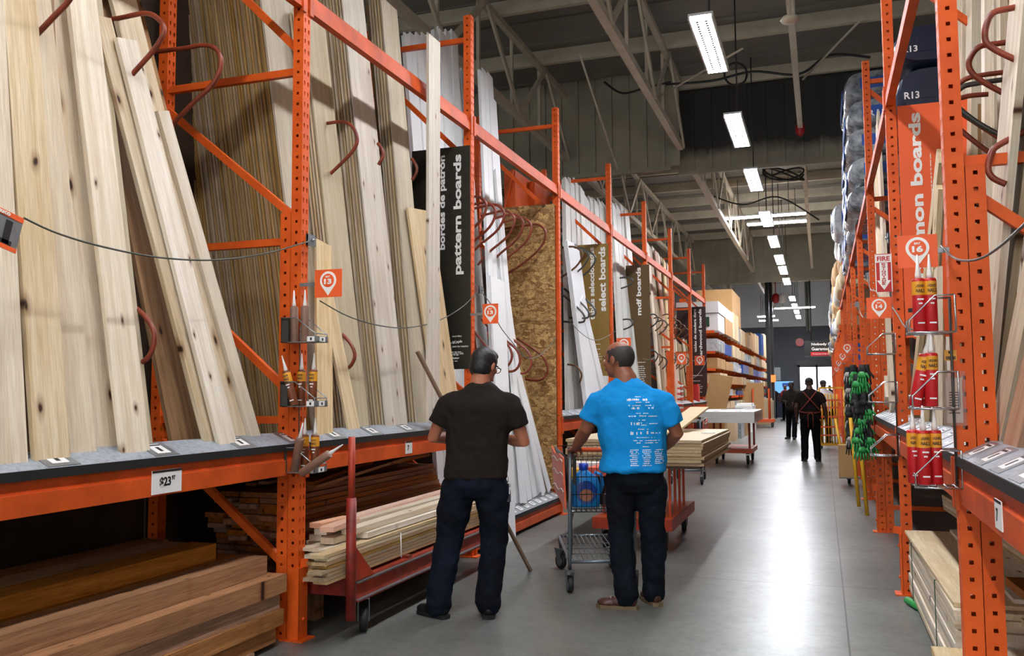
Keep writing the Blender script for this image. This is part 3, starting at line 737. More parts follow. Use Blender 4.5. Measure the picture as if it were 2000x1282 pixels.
# bays 4, 5: primed boards
def whites(defs, X0, k, zb, grp, what, m='grey primer', t_=.018, n=3):
    for i, (a, b, w) in enumerate(defs):
        leaner([b, a], [(b[0] + w * 1.03, b[1] - 1), (a[0] + w, a[1])], X0 - .015 * (i % 3), k, zb, 5, t_, m, what % ordn(i + 1), grp, n=n if w > 6 else 1, topcut=a, blab='hidden board behind ' + (what % ordn(i + 1)), gap=.003)
whites([((1104, 345), (1112, 800), 9), ((1113, 347), (1128, 800), 9), ((1123, 350), (1142, 800), 8), ((1133, 362), (1152, 800), 8), ((1142, 380), (1160, 800), 9), ((1152, 384), (1170, 800), 8), ((1161, 388), (1180, 800), 8), ((1170, 390), (1190, 800), 8), ((1178, 396), (1198, 800), 8)], LX - .25, .1, ZB - .1, 'primed boards in the fourth left bay', 'grey-white board above the select sign, %s from the left')
whites([((1108, 470), (1150, 812), 12), ((1118, 480), (1163, 812), 12), ((1126, 540), (1176, 810), 10), ((1134, 590), (1186, 808), 9)], LX - .06, .1, ZB - .1, 'primed boards in the fourth left bay', 'white board low beside the third upright, %s from the left', 'white primer')
whites([((1196, 395), (1218, 790), 7), ((1203, 396), (1228, 790), 8), ((1212, 398), (1238, 790), 8), ((1220, 408), (1249, 790), 8)], LX - .1, .1, ZB - .1, 'primed boards in the fifth left bay', 'grey board beside the mdf sign, %s from the left')
wl = [((1262, 470), (1290, 790), 5), ((1267, 478), (1298, 788), 5), ((1273, 480), (1305, 787), 5), ((1279, 488), (1313, 786), 5), ((1285, 492), (1300, 785), 4), ((1290, 500), (1318, 784), 4), ((1296, 505), (1310, 783), 4), ((1302, 512), (1322, 782), 4)]
for i, (a, b, w) in enumerate(wl):
    leaner([b, a], [(b[0] + w, b[1]), (a[0] + w, a[1])], LX - .1 - .03 * (i % 3), .1, ZB - .1, 5, .03, ['pine', 'oak strip', 'clear pine', 'pink fir'][i % 4], 'narrow wooden board in the sixth left bay, %s from the left' % ordn(i + 1), 'wooden boards in the sixth left bay', topcut=a)
for i in range(7):
    a = (1318 + 5 * i, 660 + 6 * (i % 3)); b = (1326 + 7 * i, 778)
    leaner([b, a], [(b[0] + 3.5, b[1]), (a[0] + 3.5, a[1])], LX - .3 - .03 * (i % 3), .1, ZB - .1, 5, .03, ['pine', 'brown panel', 'clear pine'][i % 3], 'short wooden board in the seventh left bay, %s from the left' % ordn(i + 1), 'wooden boards in the seventh left bay', topcut=a)
# right rack boards
G5 = 'boards leaning behind the nearest right upright'
def rb(Lp, Rp, m, lab, dx=0, k=.06, zt=5, n=1, grp=G5, t_=.03, **kw): return leaner(Lp, Rp, RX + .1 + dx, k, 1.17, zt, t_, m, lab, grp, side=-1, n=n, **kw)
rb([(1893, 866), (1962, 140)], [(1922, 870), (1984, 140)], 'pale pine', 'broad whitish board right of the nearest right upright', .06)
rb([(1914, 871), (1945, 600)], [(1932, 876), (1967, 600)], 'pine', 'tan board leaning right of the broad whitish one', .12)
rb([(1900, 871), (1930, 600)], [(1908, 876), (1938, 600)], 'brown pine', 'thin brown board in the gap beside the broad whitish one', .16)
rb([(1924, 882), (1991, 560)], [(1950, 887), (2008, 590)], 'clear pine', 'long tan board near the right picture edge', .05)
rb([(1952, 892), (2012, 640)], [(1980, 900), (2035, 680)], 'pink fir', 'pinkish board in the lower right of the nearest right bay', .03)
rb([(1980, 905), (2050, 650)], [(2010, 915), (2080, 680)], 'brown pine', 'brown board at the right picture edge above the price ledge', .08)
for i in range(11):
    x = 1856 + i * 15; w = [10, 8, 12, 9, 7][i % 5]
    rb([(x - 10 + 3 * i, 760), (x, 60)], [(x - 10 + 3 * i + w, 760), (x + w, 60)], ['pale pine', 'clear pine', 'poplar', 'brown pine'][i % 4], 'slim board at the back of the nearest right bay, %s from the left' % ordn(i + 1), .32 + .04 * (i % 2), .05, t_=.06)
for i in range(9):
    a = (1830 - 1 * i + (i % 3) * 3, 290 + i * 22); b = (1770 + 9 * i, 842 + 3 * i)
    if i > 4: a = (1830 - i, 480 + 8 * i)
    leaner([b, a], [(b[0] + 6, b[1]), (a[0] + 6, a[1])], RX + .1 + .03 * (i % 3), .04, 1.17, 4, .03, ['pine', 'clear pine', 'pale pine'][i % 3], 'slim pale strip between the first two right uprights, %s from the left' % ordn(i + 1), 'strips in the second right bay', side=-1, topcut=a)
for i in range(5):
    a = (1690 + 5 * i, 246 + 12 * (i % 3)); b = (1712 + 6.5 * i, 808 + 3 * i)
    leaner([b, a], [(b[0] + 5, b[1]), (a[0] + 5, a[1])], RX + .09 + .03 * (i % 2), .03, 1.17, 4.6, .03, ['clear pine', 'pine', 'pale pine'][i % 3], 'slim pale strip between the second and third right uprights, %s from the left' % ordn(i + 1), 'strips in the third right bay', side=-1, topcut=a)
# ------------------------------------------------------------------ hoop dividers
def hoop(px, X, m, label, group, r_=.013):
    tip = max(px, key=lambda q: q[0]) if X < 0 else min(px, key=lambda q: q[0])
    Y = onX(tip[0], tip[1], X).y
    pts = [onY(x, y, Y) for x, y in px]; P = []
    for i in range(len(pts) - 1):
        p0_ = pts[max(i - 1, 0)]; p1 = pts[i]; p2 = pts[i + 1]; p3 = pts[min(i + 2, len(pts) - 1)]
        for j in range(4):
            t_ = j / 4; P.append(.5 * ((2 * p1) + (p2 - p0_) * t_ + (2 * p0_ - 5 * p1 + 4 * p2 - p3) * t_ ** 2 + (-p0_ + 3 * p1 - 3 * p2 + p3) * t_ ** 3))
    P.append(pts[-1])
    o = MB().tube(P, r_, 8).build('hoop_divider', m); return tag(o, label, 'divider', group)
GH = 'hoop dividers of the left rack'
hoop([(165, 44), (230, 36), (285, 26), (312, 40), (320, 62), (300, 98), (250, 155), (205, 212)], -3.05, 'hoop red', 'red-brown hoop divider nearest the top left, in front of the pale boards', GH)
hoop([(300, 102), (360, 94), (400, 88), (424, 98), (432, 125), (415, 165), (370, 208), (322, 260)], -3.05, 'hoop red', 'red-brown hoop divider right of the topmost one, before the brown sheets', GH)
hoop([(60, 80), (102, 36), (135, 0), (150, -40), (120, -70)], -3.05, 'hoop red', 'red-brown rod end at the top left between the first boards', GH)
hoop([(225, 590), (262, 600), (292, 630), (302, 660), (292, 695), (268, 712), (235, 720)], -3.05, 'hoop red', 'red hoop end curling between boards low in the nearest bay', GH)
hoop([(590, 245), (632, 242), (670, 238), (690, 250), (698, 275), (685, 300), (650, 335), (610, 370)], -3.05, 'hoop red', 'red-brown hoop divider right of the first upright', GH)
hoop([(640, 640), (664, 650), (685, 672), (693, 695), (684, 716), (668, 722)], -3.05, 'hoop red', 'red hoop end below the price clip of the second bay', GH)
for i, (x, y) in enumerate(((748, 300), (814, 330))):
    hoop([(x - 10, y - 20), (x - 3, y - 10), (x, y), (x - 2, y + 10), (x - 9, y + 22)], -3.05, 'hoop red', 'small visible hoop tip among the pale sheets, %s' % ('left one' if i == 0 else 'right one beside the black sign'), GH)
U = [(950, 390), (968, 402), (985, 406), (1005, 418), (1022, 425), (1038, 432), (1066, 444)]
for i, (x, y) in enumerate(U):
    L_ = 78 - 4 * i if i < 6 else 85
    hoop([(x - L_, y + 4), (x - 30, y - 5), (x - 12, y - 4), (x, y + 12), (x - 12, y + 42), (x - 50, y + 75), (x - L_ - 6, y + 100)], -3.05, 'hoop red', 'red-brown hoop in the upper row left of the OSB panel, %s from the left' % ordn(i + 1), GH, .014)
U = [(984, 715), (1000, 690), (1016, 698), (1038, 702), (1070, 715)]
for i, (x, y) in enumerate(U):
    hoop([(x - 60, y - 70 + 4 * i), (x - 30, y - 34), (x - 8, y - 16), (x, y + 6), (x - 8, y + 24), (x - 26, y + 28), (x - 66, y + 22)], -3.05, 'hoop red', 'red hoop in the lower row left of the OSB panel, %s from the left' % ordn(i + 1), GH, .014)
for i, (x, y, m_) in enumerate(((1138, 500, 'hoop bronze'), (1150, 502, 'hoop grey'), (1163, 508, 'hoop grey'), (1142, 620, 'hoop grey'), (1163, 608, 'hoop grey'), (1150, 612, 'hoop grey'))):
    up = i < 3
    P = [(x - 42, y - 16), (x - 20, y - 18), (x - 6, y - 12), (x, y), (x - 14, y + 22), (x - 42, y + 42)] if up else [(x - 48, y - 48), (x - 22, y - 26), (x - 4, y - 8), (x, y + 4), (x - 8, y + 10), (x - 48, y + 8)]
    hoop(P, -3.05, m_, '%s hoop in the %s group before the select boards sign, %s' % (m_.split()[1], 'upper' if up else 'lower', ['left', 'middle', 'right', 'left', 'right', 'middle'][i]), GH, .014)
hoop([(1108, 712), (1126, 716), (1136, 732), (1132, 748)], -3.05, 'hoop bronze', 'short bronze hoop end left of the blue-shirted man', GH)
for i, (x, y) in enumerate(((1236, 550), (1236, 632))):
    hoop([(x - 30, y - 6), (x - 8, y - 8), (x, y), (x - 8, y + 8), (x - 30, y + 16)], -3.05, 'hoop grey', 'grey hoop before the mdf sign, %s one' % ('upper' if i == 0 else 'lower'), GH, .014)
for i in range(12):
    x = 1285 + (i % 6) * 9 ; y = 622 + (i % 3) * 6 + (72 if i > 5 else 0)
    hoop([(x - 22, y - 4), (x - 8, y - 8), (x, y), (x - 6, y + 12), (x - 26, y + 26)], -3.05, 'hoop bronze' if i % 2 else 'hoop grey', 'dark hoop in the sixth bay, %s row, %s from the left' % ('upper' if i < 6 else 'lower', ordn(i % 6 + 1)), GH, .014)
for i in range(8):
    x = 1322 + (i % 4) * 8; y = 640 + (i % 2) * 8 + (56 if i > 3 else 0)
    hoop([(x - 16, y - 3), (x - 6, y - 6), (x, y), (x - 5, y + 8), (x - 18, y + 18)], -3.05, 'hoop bronze', 'small far hoop of the seventh bay, %s row, %s from the left' % ('upper' if i < 4 else 'lower', ordn(i % 4 + 1)), GH, .014)
GR = 'hoop dividers of the right rack'
for i, (P, m_) in enumerate((
    ([(2010, 8), (1975, 16), (1940, 25), (1926, 50), (1925, 80), (1945, 98), (1995, 122), (2030, 138)], 'hoop red'),
    ([(2020, 76), (1950, 85), (1912, 92), (1893, 118), (1897, 140), (1920, 160), (1975, 190), (2010, 208)], 'hoop red'),
    ([(2010, 136), (1930, 145), (1885, 155), (1868, 175), (1860, 200), (1880, 222), (1940, 262), (1985, 292)], 'hoop red'),
    ([(2000, 150), (1915, 162), (1880, 170), (1866, 190), (1872, 210), (1910, 240), (1960, 268), (1990, 285)], 'hoop grey'),
    ([(1930, 184), (1890, 188), (1862, 198), (1855, 215), (1862, 240), (1900, 274), (1935, 300)], 'hoop red'),
    ([(2005, 255), (1950, 284), (1936, 300), (1930, 330), (1940, 348), (1965, 360)], 'hoop red'))):
    hoop(P, .66, m_, '%s hoop divider on the right rack, %s from the top' % (m_.split()[1], ordn(i + 1)), GR)
# ------------------------------------------------------------------ big signs
def vsign(px_l, px_r, px_top, px_bot, Y, m, label, cat='sign'):
    a = onY(px_l, px_top, Y); b = onY(px_r, px_top, Y); z1 = onY((px_l + px_r) / 2, px_top, Y).z; z0 = onY((px_l + px_r) / 2, px_bot, Y).z
    r = empty('bay_banner', ((a.x + b.x) / 2, Y, z0), 0, label, cat)
    w = (b.x - a.x) / 2
    MB().box((-w, -.004, 0), (w, .004, z1 - z0)).build('banner_panel', m, r); return r, w, z1 - z0
def vtext(r, Y, body, m, xl, xr, yb, yt, bold=.032):
    """vertical lettering reading upwards; picture columns xl..xr, rows yb (start) to yt (end)"""
    p = onY(xr, yb, Y); q = onY(xl, yt, Y); L = r.location
    text(body, m, r, 'lettering', (p.x - L.x, -.006, p.z - L.z), (0, 0, 1), (-1, 0, 0), q.z - p.z, p.x - q.x, bold)
def dashes(r, m, x0, x1, z0, z1, rows, y=-.006):
    mb = MB(); rnd = random.Random(rows); dz = (z1 - z0) / rows
    for i in range(rows):
        if rnd.random() < .2: continue
        x = x0
        while x < x1 * rnd.uniform(.6, 1):
            w = rnd.uniform(.01, .035); mb.box((x, y, z1 - (i + .7) * dz), (min(x + w, x1), y + .001, z1 - (i + .4) * dz)); x += w + .008
    if mb.v: mb.build('small_print', m, r)
r, w, h = vsign(805, 918, 290, 722, 7.30, 'sign black', 'black hanging banner reading pattern boards beside the second upright')
vtext(r, 7.30, 'bordes de patrón', 'sign white', 858, 873, 488, 305); vtext(r, 7.30, 'pattern boards', 'sign white', 886, 906, 536, 303)
Lz = r.location.z
for body, yy in (('according', 660), ('nd walls', 670), ('paint for interior', 672 + 8), ('quality with', 694), ('facts', 702)):
    p = onY(884, yy, 7.30); text(body, 'sign white', r, 'small_print', (p.x - r.location.x, -.006, p.z - Lz), (1, 0, 0), (0, 0, 1), None, .022, .02)
dashes(r, 'sign white', w - .21, w - .06, 0.06, .25, 7)
r, w, h = vsign(1112, 1188, 478, 735, 12.95, 'sign gold', 'gold banner reading select boards beside the fourth upright')
vtext(r, 12.95, 'tablas seleccionadas', 'sign white', 1150, 1162, 625, 484); vtext(r, 12.95, 'select boards', 'sign white', 1169, 1184, 608, 483)
dashes(r, 'sign white', w - .3, w - .1, .05, .5, 12)
r, w, h = vsign(1222, 1268, 518, 760, 15.8, 'sign olive', 'olive-brown banner reading mdf boards beside the fifth upright')
vtext(r, 15.8, 'mdf boards', 'sign white', 1242, 1253, 616, 523)
dashes(r, 'sign white', w - .3, w - .1, .05, .5, 12)
r, w, h = vsign(1321, 1378, 600, 775, 24.33, 'sign maroon', 'dark maroon banner reading hardwood boards at the end of the left rack')
vtext(r, 24.33, 'tablas de madera dura', 'sign white', 1354, 1361, 688, 604); vtext(r, 24.33, 'hardwood boards', 'sign white', 1364, 1372, 700, 604)
dashes(r, 'sign white', w - .55, w - .1, .1, .6, 10)
Yc = 6.88
a = onY(1752, 208, Yc); zb_ = onY(1765, 660, Yc).z
r = empty('bay_banner', (a.x + .33, Yc, zb_), 0, 'large orange banner ending in mmon boards behind the bay 16 sign', 'sign')
MB().box((-.33, -.004, 0), (.33, .004, a.z - zb_)).build('banner_panel', 'sign orange', r)
vtext(r, Yc, 'common boards', 'sign white', 1773, 1811, 566, 222, .035)
vtext(r, Yc, 'tablas comunes', 'sign white', 1815, 1826, 500, 300, .02)
MB().box((-.31, -.006, .18), (-.1, -.005, .21)).build('black_bar', 'ink', r); dashes(r, 'sign white', -.28, -.12, -.0, .17, 7)
text('Go', 'sign white', r, 'small_print', (-.27, -.006, .13), (1, 0, 0), (0, 0, 1), None, .03, .03)
# ------------------------------------------------------------------ bay number signs
def pin_sign(x0, y0, x1, y1, Y, num, label, bay=True, name='bay_number_sign', col='sign orange'):
    a = onY(x0, y1, Y); b = onY(x1, y0, Y); w = (b.x - a.x); h = (b.z - a.z)
    r = empty(name, ((a.x + b.x) / 2, Y, a.z), 0, label, 'sign', 'bay number signs')
    MB().box((-w / 2, -.002, 0), (w / 2, .002, h)).build('plate', col, r)
    xp = (LX if a.x < -1 else RX) - (a.x + b.x) / 2
    MB().bar((0, .006, h * .5), (xp, .006, h * .5), .012, .02).build('sign_bracket', 'galvanised', r)
    mb = MB(); cz = h * .6; R_ = h * .33; n_ = 24
    pts = []
    for i in range(n_ + 1):
        t_ = -PI * .18 + (PI * 1.36) * i / n_; pts.append((math.cos(t_) * R_, cz + math.sin(t_) * R_))
    pts.append((0, h * .06))
    for y in (-.0045, -.0025):
        for x, z in pts: mb.v.append(V((x, y, z)))
    k = len(pts); mb.face(range(k)); mb.face(range(2 * k - 1, k - 1, -1))
    for i in range(k): mb.face((i, i + k, (i + 1) % k + k, (i + 1) % k))
    mb.build('pin_symbol', 'sign white', r)
    mb = MB(); R2 = R_ * .74; m_ = Matrix.Translation((0, -.0045, cz)) @ Matrix.Rotation(PI / 2, 4, 'X')
    mb.lathe([(R2, 0), (R2, .0015)], m_, 24).build('pin_disc', col, r)
    text(num, 'sign white', r, 'number', (-R2 * .62 if len(num) > 1 else -R2 * .32, -.0075, cz - R2 * .55), (1, 0, 0), (0, 0, 1), R2 * (1.24 if len(num) > 1 else .64), R2 * .8, .045)
    if bay: text('BAY', 'sign white', r, 'bay_word', (-R2 * .36, -.0075, cz + R2 * .42), (1, 0, 0), (0, 0, 1), R2 * .72, R2 * .28, .03)
    return r
pin_sign(615, 525, 668, 582, 4.55, '13', 'orange bay 13 sign on the first left upright')
pin_sign(943, 593, 973, 633, 7.28, '13', 'orange bay 13 sign on the second left upright above the black-shirted man')
pin_sign(1205, 660, 1232, 690, 12.9, '11', 'orange bay sign half hidden behind the balding man\'s head')
pin_sign(1322, 690, 1340, 712, 18.7, '8', 'small orange bay sign on the sixth left upright', False)
pin_sign(1357, 695, 1376, 714, 21.5, '6', 'small orange bay sign overlapping the foot of the hardwood banner', False)
pin_sign(1754, 457, 1830, 525, 3.9, '16', 'orange bay 16 sign on the nearest right upright')
pin_sign(1693, 580, 1741, 623, 6.85, '14', 'orange bay 14 sign below the fire extinguisher sign')
pin_sign(1644, 671, 1665, 692, 15.5, '8', 'small far orange bay 8 sign, highest in the receding row on the right', False)
pin_sign(1636, 689, 1655, 706, 18.3, '7', 'small far orange bay sign, second highest in the receding row', False)
pin_sign(1631, 703, 1645, 718, 21.1, '6', 'small far orange bay sign, third in the receding row on the right', False)
pin_sign(1628, 716, 1640, 728, 23.9, '5', 'smallest far orange bay sign, lowest in the receding row', False)
# fire extinguisher sign
Y = 6.8; a = onY(1711, 571, Y); b = onY(1741, 495, Y); w = b.x - a.x; h = b.z - a.z
r = empty('fire_sign', ((a.x + b.x) / 2, Y, a.z), 0, 'white and red FIRE EXTINGUISHER arrow sign', 'sign')
MB().box((-w / 2, -.002, 0), (w / 2, .002, h)).build('plate', 'sign red', r)
MB().box((-w * .46, -.0035, h * .77), (w * .46, -.0022, h * .98)).build('word_panel', 'sign white', r)
text('FIRE', 'sign red', r, 'word', (-w * .38, -.005, h * .81), (1, 0, 0), (0, 0, 1), w * .76, h * .12, .03)
mb = MB(); P = [(-.24, .76), (-.24, .3), (-.42, .3), (0, .05), (.42, .3), (.24, .3), (.24, .76)]
for x, z in P: mb.v.append(V((x * w, -.0035, z * h)))
mb.face(range(7)); mb.build('arrow', 'sign white', r)
for i, c_ in enumerate('EXTINGUISHER'): text(c_, 'sign red', r, 'letter', (-w * (.12 if c_ != 'I' else .03), -.005, h * (.71 - i * .048)), (1, 0, 0), (0, 0, 1), w * (.24 if c_ != 'I' else .06), h * .036, .04)
MB().box((-w / 2, -.003, 0), (-w / 2 + .006, -.002, h)).box((w / 2 - .006, -.003, 0), (w / 2, -.002, h)).build('border', 'sign white', r)
# hanging placard top left, at the end of the steel cable
p = onX(45, 425, -2.86); Yp = p.y
A_ = onX(-35, 388, -2.86); B_ = onX(47, 428, -2.86); D_ = onX(30, 496, -2.86)
ex = (B_ - A_).normalized(); ez = (B_ - D_); ez = (ez - ex * ez.dot(ex)); hh = ez.length; ez.normalize(); ww = (B_ - A_).length
r = empty('hanging_placard', (D_.x, D_.y, D_.z), 0, 'grey placard with orange edges hanging at the left picture edge', 'sign')
def pl(mb, a0, a1, b0, b1, t0, t1):
    nn = ex.cross(ez); n_ = len(mb.v); O = V((0, 0, 0))
    for (u, v_, t_) in ((a0, b0, t0), (a1, b0, t0), (a1, b1, t0), (a0, b1, t0), (a0, b0, t1), (a1, b0, t1), (a1, b1, t1), (a0, b1, t1)): mb.v.append(O - ex * ww * (1 - u) + ez * hh * v_ + nn * t_)
    for f in ((3, 2, 1, 0), (4, 5, 6, 7), (0, 1, 5, 4), (1, 2, 6, 5), (2, 3, 7, 6), (3, 0, 4, 7)): mb.face([n_ + i for i in f])
    return mb
pl(MB(), 0, 1, 0, 1, -.003, 0).build('plate', 'galvanised', r)
o = pl(pl(MB(), 0, 1, .86, 1, 0, .002), 0, 1, 0, .12, 0, .002).build('orange_edge', 'sign orange', r)
pl(pl(MB(), .62, .78, .15, .78, 0, .0015), 0, .85, .13, .25, 0, .0015).build('black_mark', 'ink', r)
text('arauco', 'sign white', r, 'word', tuple(-ex * ww * .75 + ez * hh * .885 + ex.cross(ez) * .003), ex, ez, ww * .42, hh * .09, .03)
# cables between signs and posts
GC = 'slack steel cables across the bays'
def cab(px, X, label):
    wire([onX(x, y, X) for x, y in px], .0045, 'cable steel', 'safety_cable', label, 'cable', GC)
cab([(47, 426), (110, 455), (200, 482), (310, 503), (420, 508), (520, 495), (602, 472)], LX + .03, 'steel cable sagging from the grey placard to the first left upright')
cab([(625, 588), (680, 618), (740, 636), (800, 640), (860, 625), (905, 598), (932, 570)], LX + .03, 'steel cable sagging from the first to the second left upright')
cab([(944, 575), (962, 600), (975, 635), (1000, 668), (1030, 700), (1060, 690), (1085, 660)], LX + .03, 'dark cable drooping between the second and third left uprights')
cab([(1110, 625), (1140, 655), (1165, 665), (1190, 655), (1205, 645)], LX + .03, 'thin cable between the third and fourth left uprights')
cab([(1255, 700), (1270, 703), (1290, 690), (1300, 680)], LX + .03, 'thin pale cable at the fifth left upright')
cab([(1345, 740), (1360, 735), (1375, 715), (1381, 700)], LX + .03, 'thin pale cable under the hardwood banner')
cab([(1838, 480), (1858, 500), (1880, 509), (1915, 505), (1955, 480), (2010, 430)], RX - .02, 'steel cable sagging from the nearest right upright towards the picture edge')
cab([(1742, 598), (1755, 618), (1770, 640), (1800, 640), (1822, 600)], RX - .02, 'steel cable from the bay 14 sign to the nearest right upright')
cab([(1695, 540), (1700, 565), (1712, 570), (1716, 585)], RX - .02, 'thin loop of cable left of the fire sign')
cab([(1678, 590), (1680, 610), (1686, 620), (1690, 612)], RX - .02, 'thin far loop of cable on the third right upright')
def clip(x, y, X, sgn, label):
    p = onX(x, y, X); r = empty('cable_bracket', p, 0, label, 'bracket', 'cable brackets')
    MB().box((min(-sgn * .08, sgn * .012), -.05, -.035), (max(-sgn * .08, sgn * .012), -.043, .035)).box((min(sgn * .004, sgn * .012), -.05, -.035), (max(sgn * .004, sgn * .012), .045, .035)).build('plate', 'galvanised', r)
    MB().ell((sgn * .02, 0, 0), (.012, .012, .012), None, 8, 6).build('bolt', 'chrome', r)
for a in ((606, 470, LX, 1, 'grey cable bracket on the first left upright'), (938, 567, LX, 1, 'grey cable bracket on the second left upright'), (1737, 465, RX, -1, 'grey cable bracket on the second right upright'), (1693, 540, RX, -1, 'grey cable bracket on the third right upright'), (1672, 595, RX, -1, 'grey cable bracket on the fourth right upright')): clip(*a)
# ------------------------------------------------------------------ lumber lying down
def plank(x0, x1, y0, y1, z0, z1, m, label, group, rz=0, tilt=0, name='plank', holder=None):
    """board lying along y; local z runs along the board so the grain follows it"""
    w = x1 - x0; h = z1 - z0; L_ = y1 - y0
    me = MB().box((-w / 2, -h / 2, -L_ / 2), (w / 2, h / 2, L_ / 2)).mesh(name); me.materials.append(MATS[m])
    o = bpy.data.objects.new(name, me); C.objects.link(o)
    o.matrix_world = Matrix.Translation(((x0 + x1) / 2, (y0 + y1) / 2, (z0 + z1) / 2)) @ Matrix.Rotation(rz, 4, 'Z') @ Matrix.Rotation(tilt, 4, 'X') @ Matrix(((1, 0, 0, 0), (0, 0, 1, 0), (0, -1, 0, 0), (0, 0, 0, 1)))
    return tag(o, label, 'board', group)
rn = random.Random(3)
GB = 'heavy timbers under the nearest left shelf'
rows = [(.035, .125, -2.985), (.127, .217, -2.96), (.219, .309, -2.975), (.311, .411, -2.95), (.413, .515, -3.05), (.517, .61, -3.25)]
for j, (z0, z1, xf) in enumerate(rows):
    for i in range(5 if j < 4 else 4 if j == 4 else 3):
        w = .17; x1 = xf - i * (w + .004); end = [4.40, 4.44, 4.42, 4.45, 4.40, 4.2][j] + rn.uniform(-.03, .03) * (i > 0)
        plank(x1 - w, x1, 1.4, end, z0, z1, 'heavy fir', 'reddish timber under the nearest left shelf, row %s up, %s from the aisle' % (ordn(j + 1), ordn(i + 1)), GB, name='timber')
for k, y in enumerate((1.8, 3.0, 4.1)):
    tag(MB().box((-3.85, y, 0), (-2.97, y + .08, .035)).build('bearer', 'heavy fir'), 'wooden bearer on the floor below the heavy timbers, %s from the camera' % ordn(k + 1), 'bearer', 'timber bearers')
GC2 = 'cedar boards under the second left shelf'
for j in range(13):
    z0 = .38 + j * .034; xf = -3.12 - .012 * j
    for i in range(3 if j > 8 else 4):
        x1 = xf - i * .15 - rn.uniform(0, .01)
        plank(x1 - .14, x1, 4.75 + rn.uniform(0, .12), 7.2, z0, z0 + .031, 'cedar', 'cedar board under the second left shelf, layer %s up, %s from the aisle' % (ordn(j + 1), ordn(i + 1)), GC2)
for k, y in enumerate((5.0, 6.9)):
    tag(MB().box((-3.8, y, 0), (-3.1, y + .1, .38)).build('bearer', 'heavy fir'), 'thick wooden block below the cedar boards, %s from the camera' % ordn(k + 1), 'bearer', 'cedar stack blocks')
for k, (x, rz, tl, z) in enumerate(((-3.3, .02, .02, .87), (-3.45, -.05, .045, .90), (-3.2, .06, .05, .89), (-3.6, 0, .02, .86), (-3.3, .12, .06, .92))):
    plank(x - .04, x + .04, 5.0, 7.15, z, z + .02, 'cedar', 'loose thin cedar strip lying askew on the stack, %s from the bottom' % ordn(k + 1), GC2, rz, tl)
# lumber cart with its load
def caster(parent, x, y, r_, steer=0, fork='galvanised', top=None, wc='black rubber'):
    top = top or r_ * 2 + .03
    e = MB(); m_ = Matrix.Translation((x, y, r_)) @ Matrix.Rotation(steer, 4, 'Z') @ Matrix.Rotation(PI / 2, 4, 'Y')
    R_ = r_; w = r_ * .28
    wh = MB().lathe([(R_ * .35, -w), (R_ * .93, -w), (R_, -w * .6), (R_, w * .6), (R_ * .93, w), (R_ * .35, w)], m_, 24).build('wheel', wc, parent)
    MB().lathe([(R_ * .3, -w * 1.15), (R_ * .62, -w * 1.02), (R_ * .62, w * 1.02), (R_ * .3, w * 1.15)], m_, 20).build('hub', 'wheel grey', wh)
    rot = Matrix.Translation((x, y, 0)) @ Matrix.Rotation(steer, 4, 'Z'); f = MB()
    for s_ in (-1, 1):
        n_ = len(f.v)
        q = [(-.012, r_ - .02), (.012, r_ - .02), (.05, top - .01), (-.02 - .02, top - .01)]
        for dx in (s_ * w * 1.3, s_ * w * 1.3 + s_ * .005):
            for yy, zz in q: f.v.append(rot @ V((dx, yy, zz)))
        f.face([n_, n_ + 1, n_ + 2, n_ + 3]); f.face([n_ + 7, n_ + 6, n_ + 5, n_ + 4])
        for i in range(4): f.face([n_ + i, n_ + (i + 1) % 4, n_ + 4 + (i + 1) % 4, n_ + 4 + i])
    f.box((-w * 1.5, -.045, top - .012), (w * 1.5, .055, top), rot); f.build('fork', fork, parent)
lc = empty('lumber_cart', (-2.95, 5.85, 0), 0, 'dark red lumber cart with one tall post standing under the second left shelf', 'cart')
for x in (.3, -.3):
    mb = MB(); s_ = 1 if x > 0 else -1
    mb.use('cart red').box((x - .006, -1.15, .22), (x + .006, 1.2, .34))
    mb.box((x - .04 * s_ if s_ > 0 else x, -1.15, .334), (x if s_ > 0 else x + .04, 1.2, .342)).box((x if s_ > 0 else x - .03, -1.15, .216), (x + .03 if s_ > 0 else x, 1.2, .224))
    mb.use('galvanised').box((min(x, x + s_ * .028), -1.15, .3245), (max(x, x + s_ * .028), 1.2, .3325)).box((min(x, x + s_ * .034), -1.15, .224), (max(x, x + s_ * .034), 1.2, .229))
    mb.build('side_rail', None, lc)
for y in (-1.1, -.4, .4, 1.15): MB().box((-.3, y - .03, .24), (.3, y + .03, .36)).build('cross_rail', 'scuffed red', lc)
MB().tube([(.3, -1.19, .12), (.3, -1.19, .83)], .03, 12).build('post_sleeve', 'scuffed red', lc)
MB().tube([(.3, -1.19, .8), (.3, -1.19, 1.19)], .021, 12).build('post', 'cart red', lc)
MB().tube([(.3, 1.22, .12), (.3, 1.22, .62)], .03, 12).build('post_sleeve', 'cart red', lc)
g_ = MB(); 
for x in (.285, .315): g_.v += [V((x, -1.17, .34)), V((x, -.93, .34)), V((x, -1.17, .55))]
g_.face((0, 1, 2)); g_.face((5, 4, 3)); g_.face((0, 3, 4, 1)); g_.face((1, 4, 5, 2)); g_.face((2, 5, 3, 0)); g_.build('gusset', 'cart red', lc)
caster(lc, .27, -.98, .085, .5, 'galvanised', .215); caster(lc, .3, 1.15, .085, .3, 'galvanised', .215); caster(lc, -.27, -.98, .085, .2, 'galvanised', .215); caster(lc, -.27, 1.15, .085, .1, 'galvanised', .215)
GL = 'boards loaded on the lumber cart'
k = 0
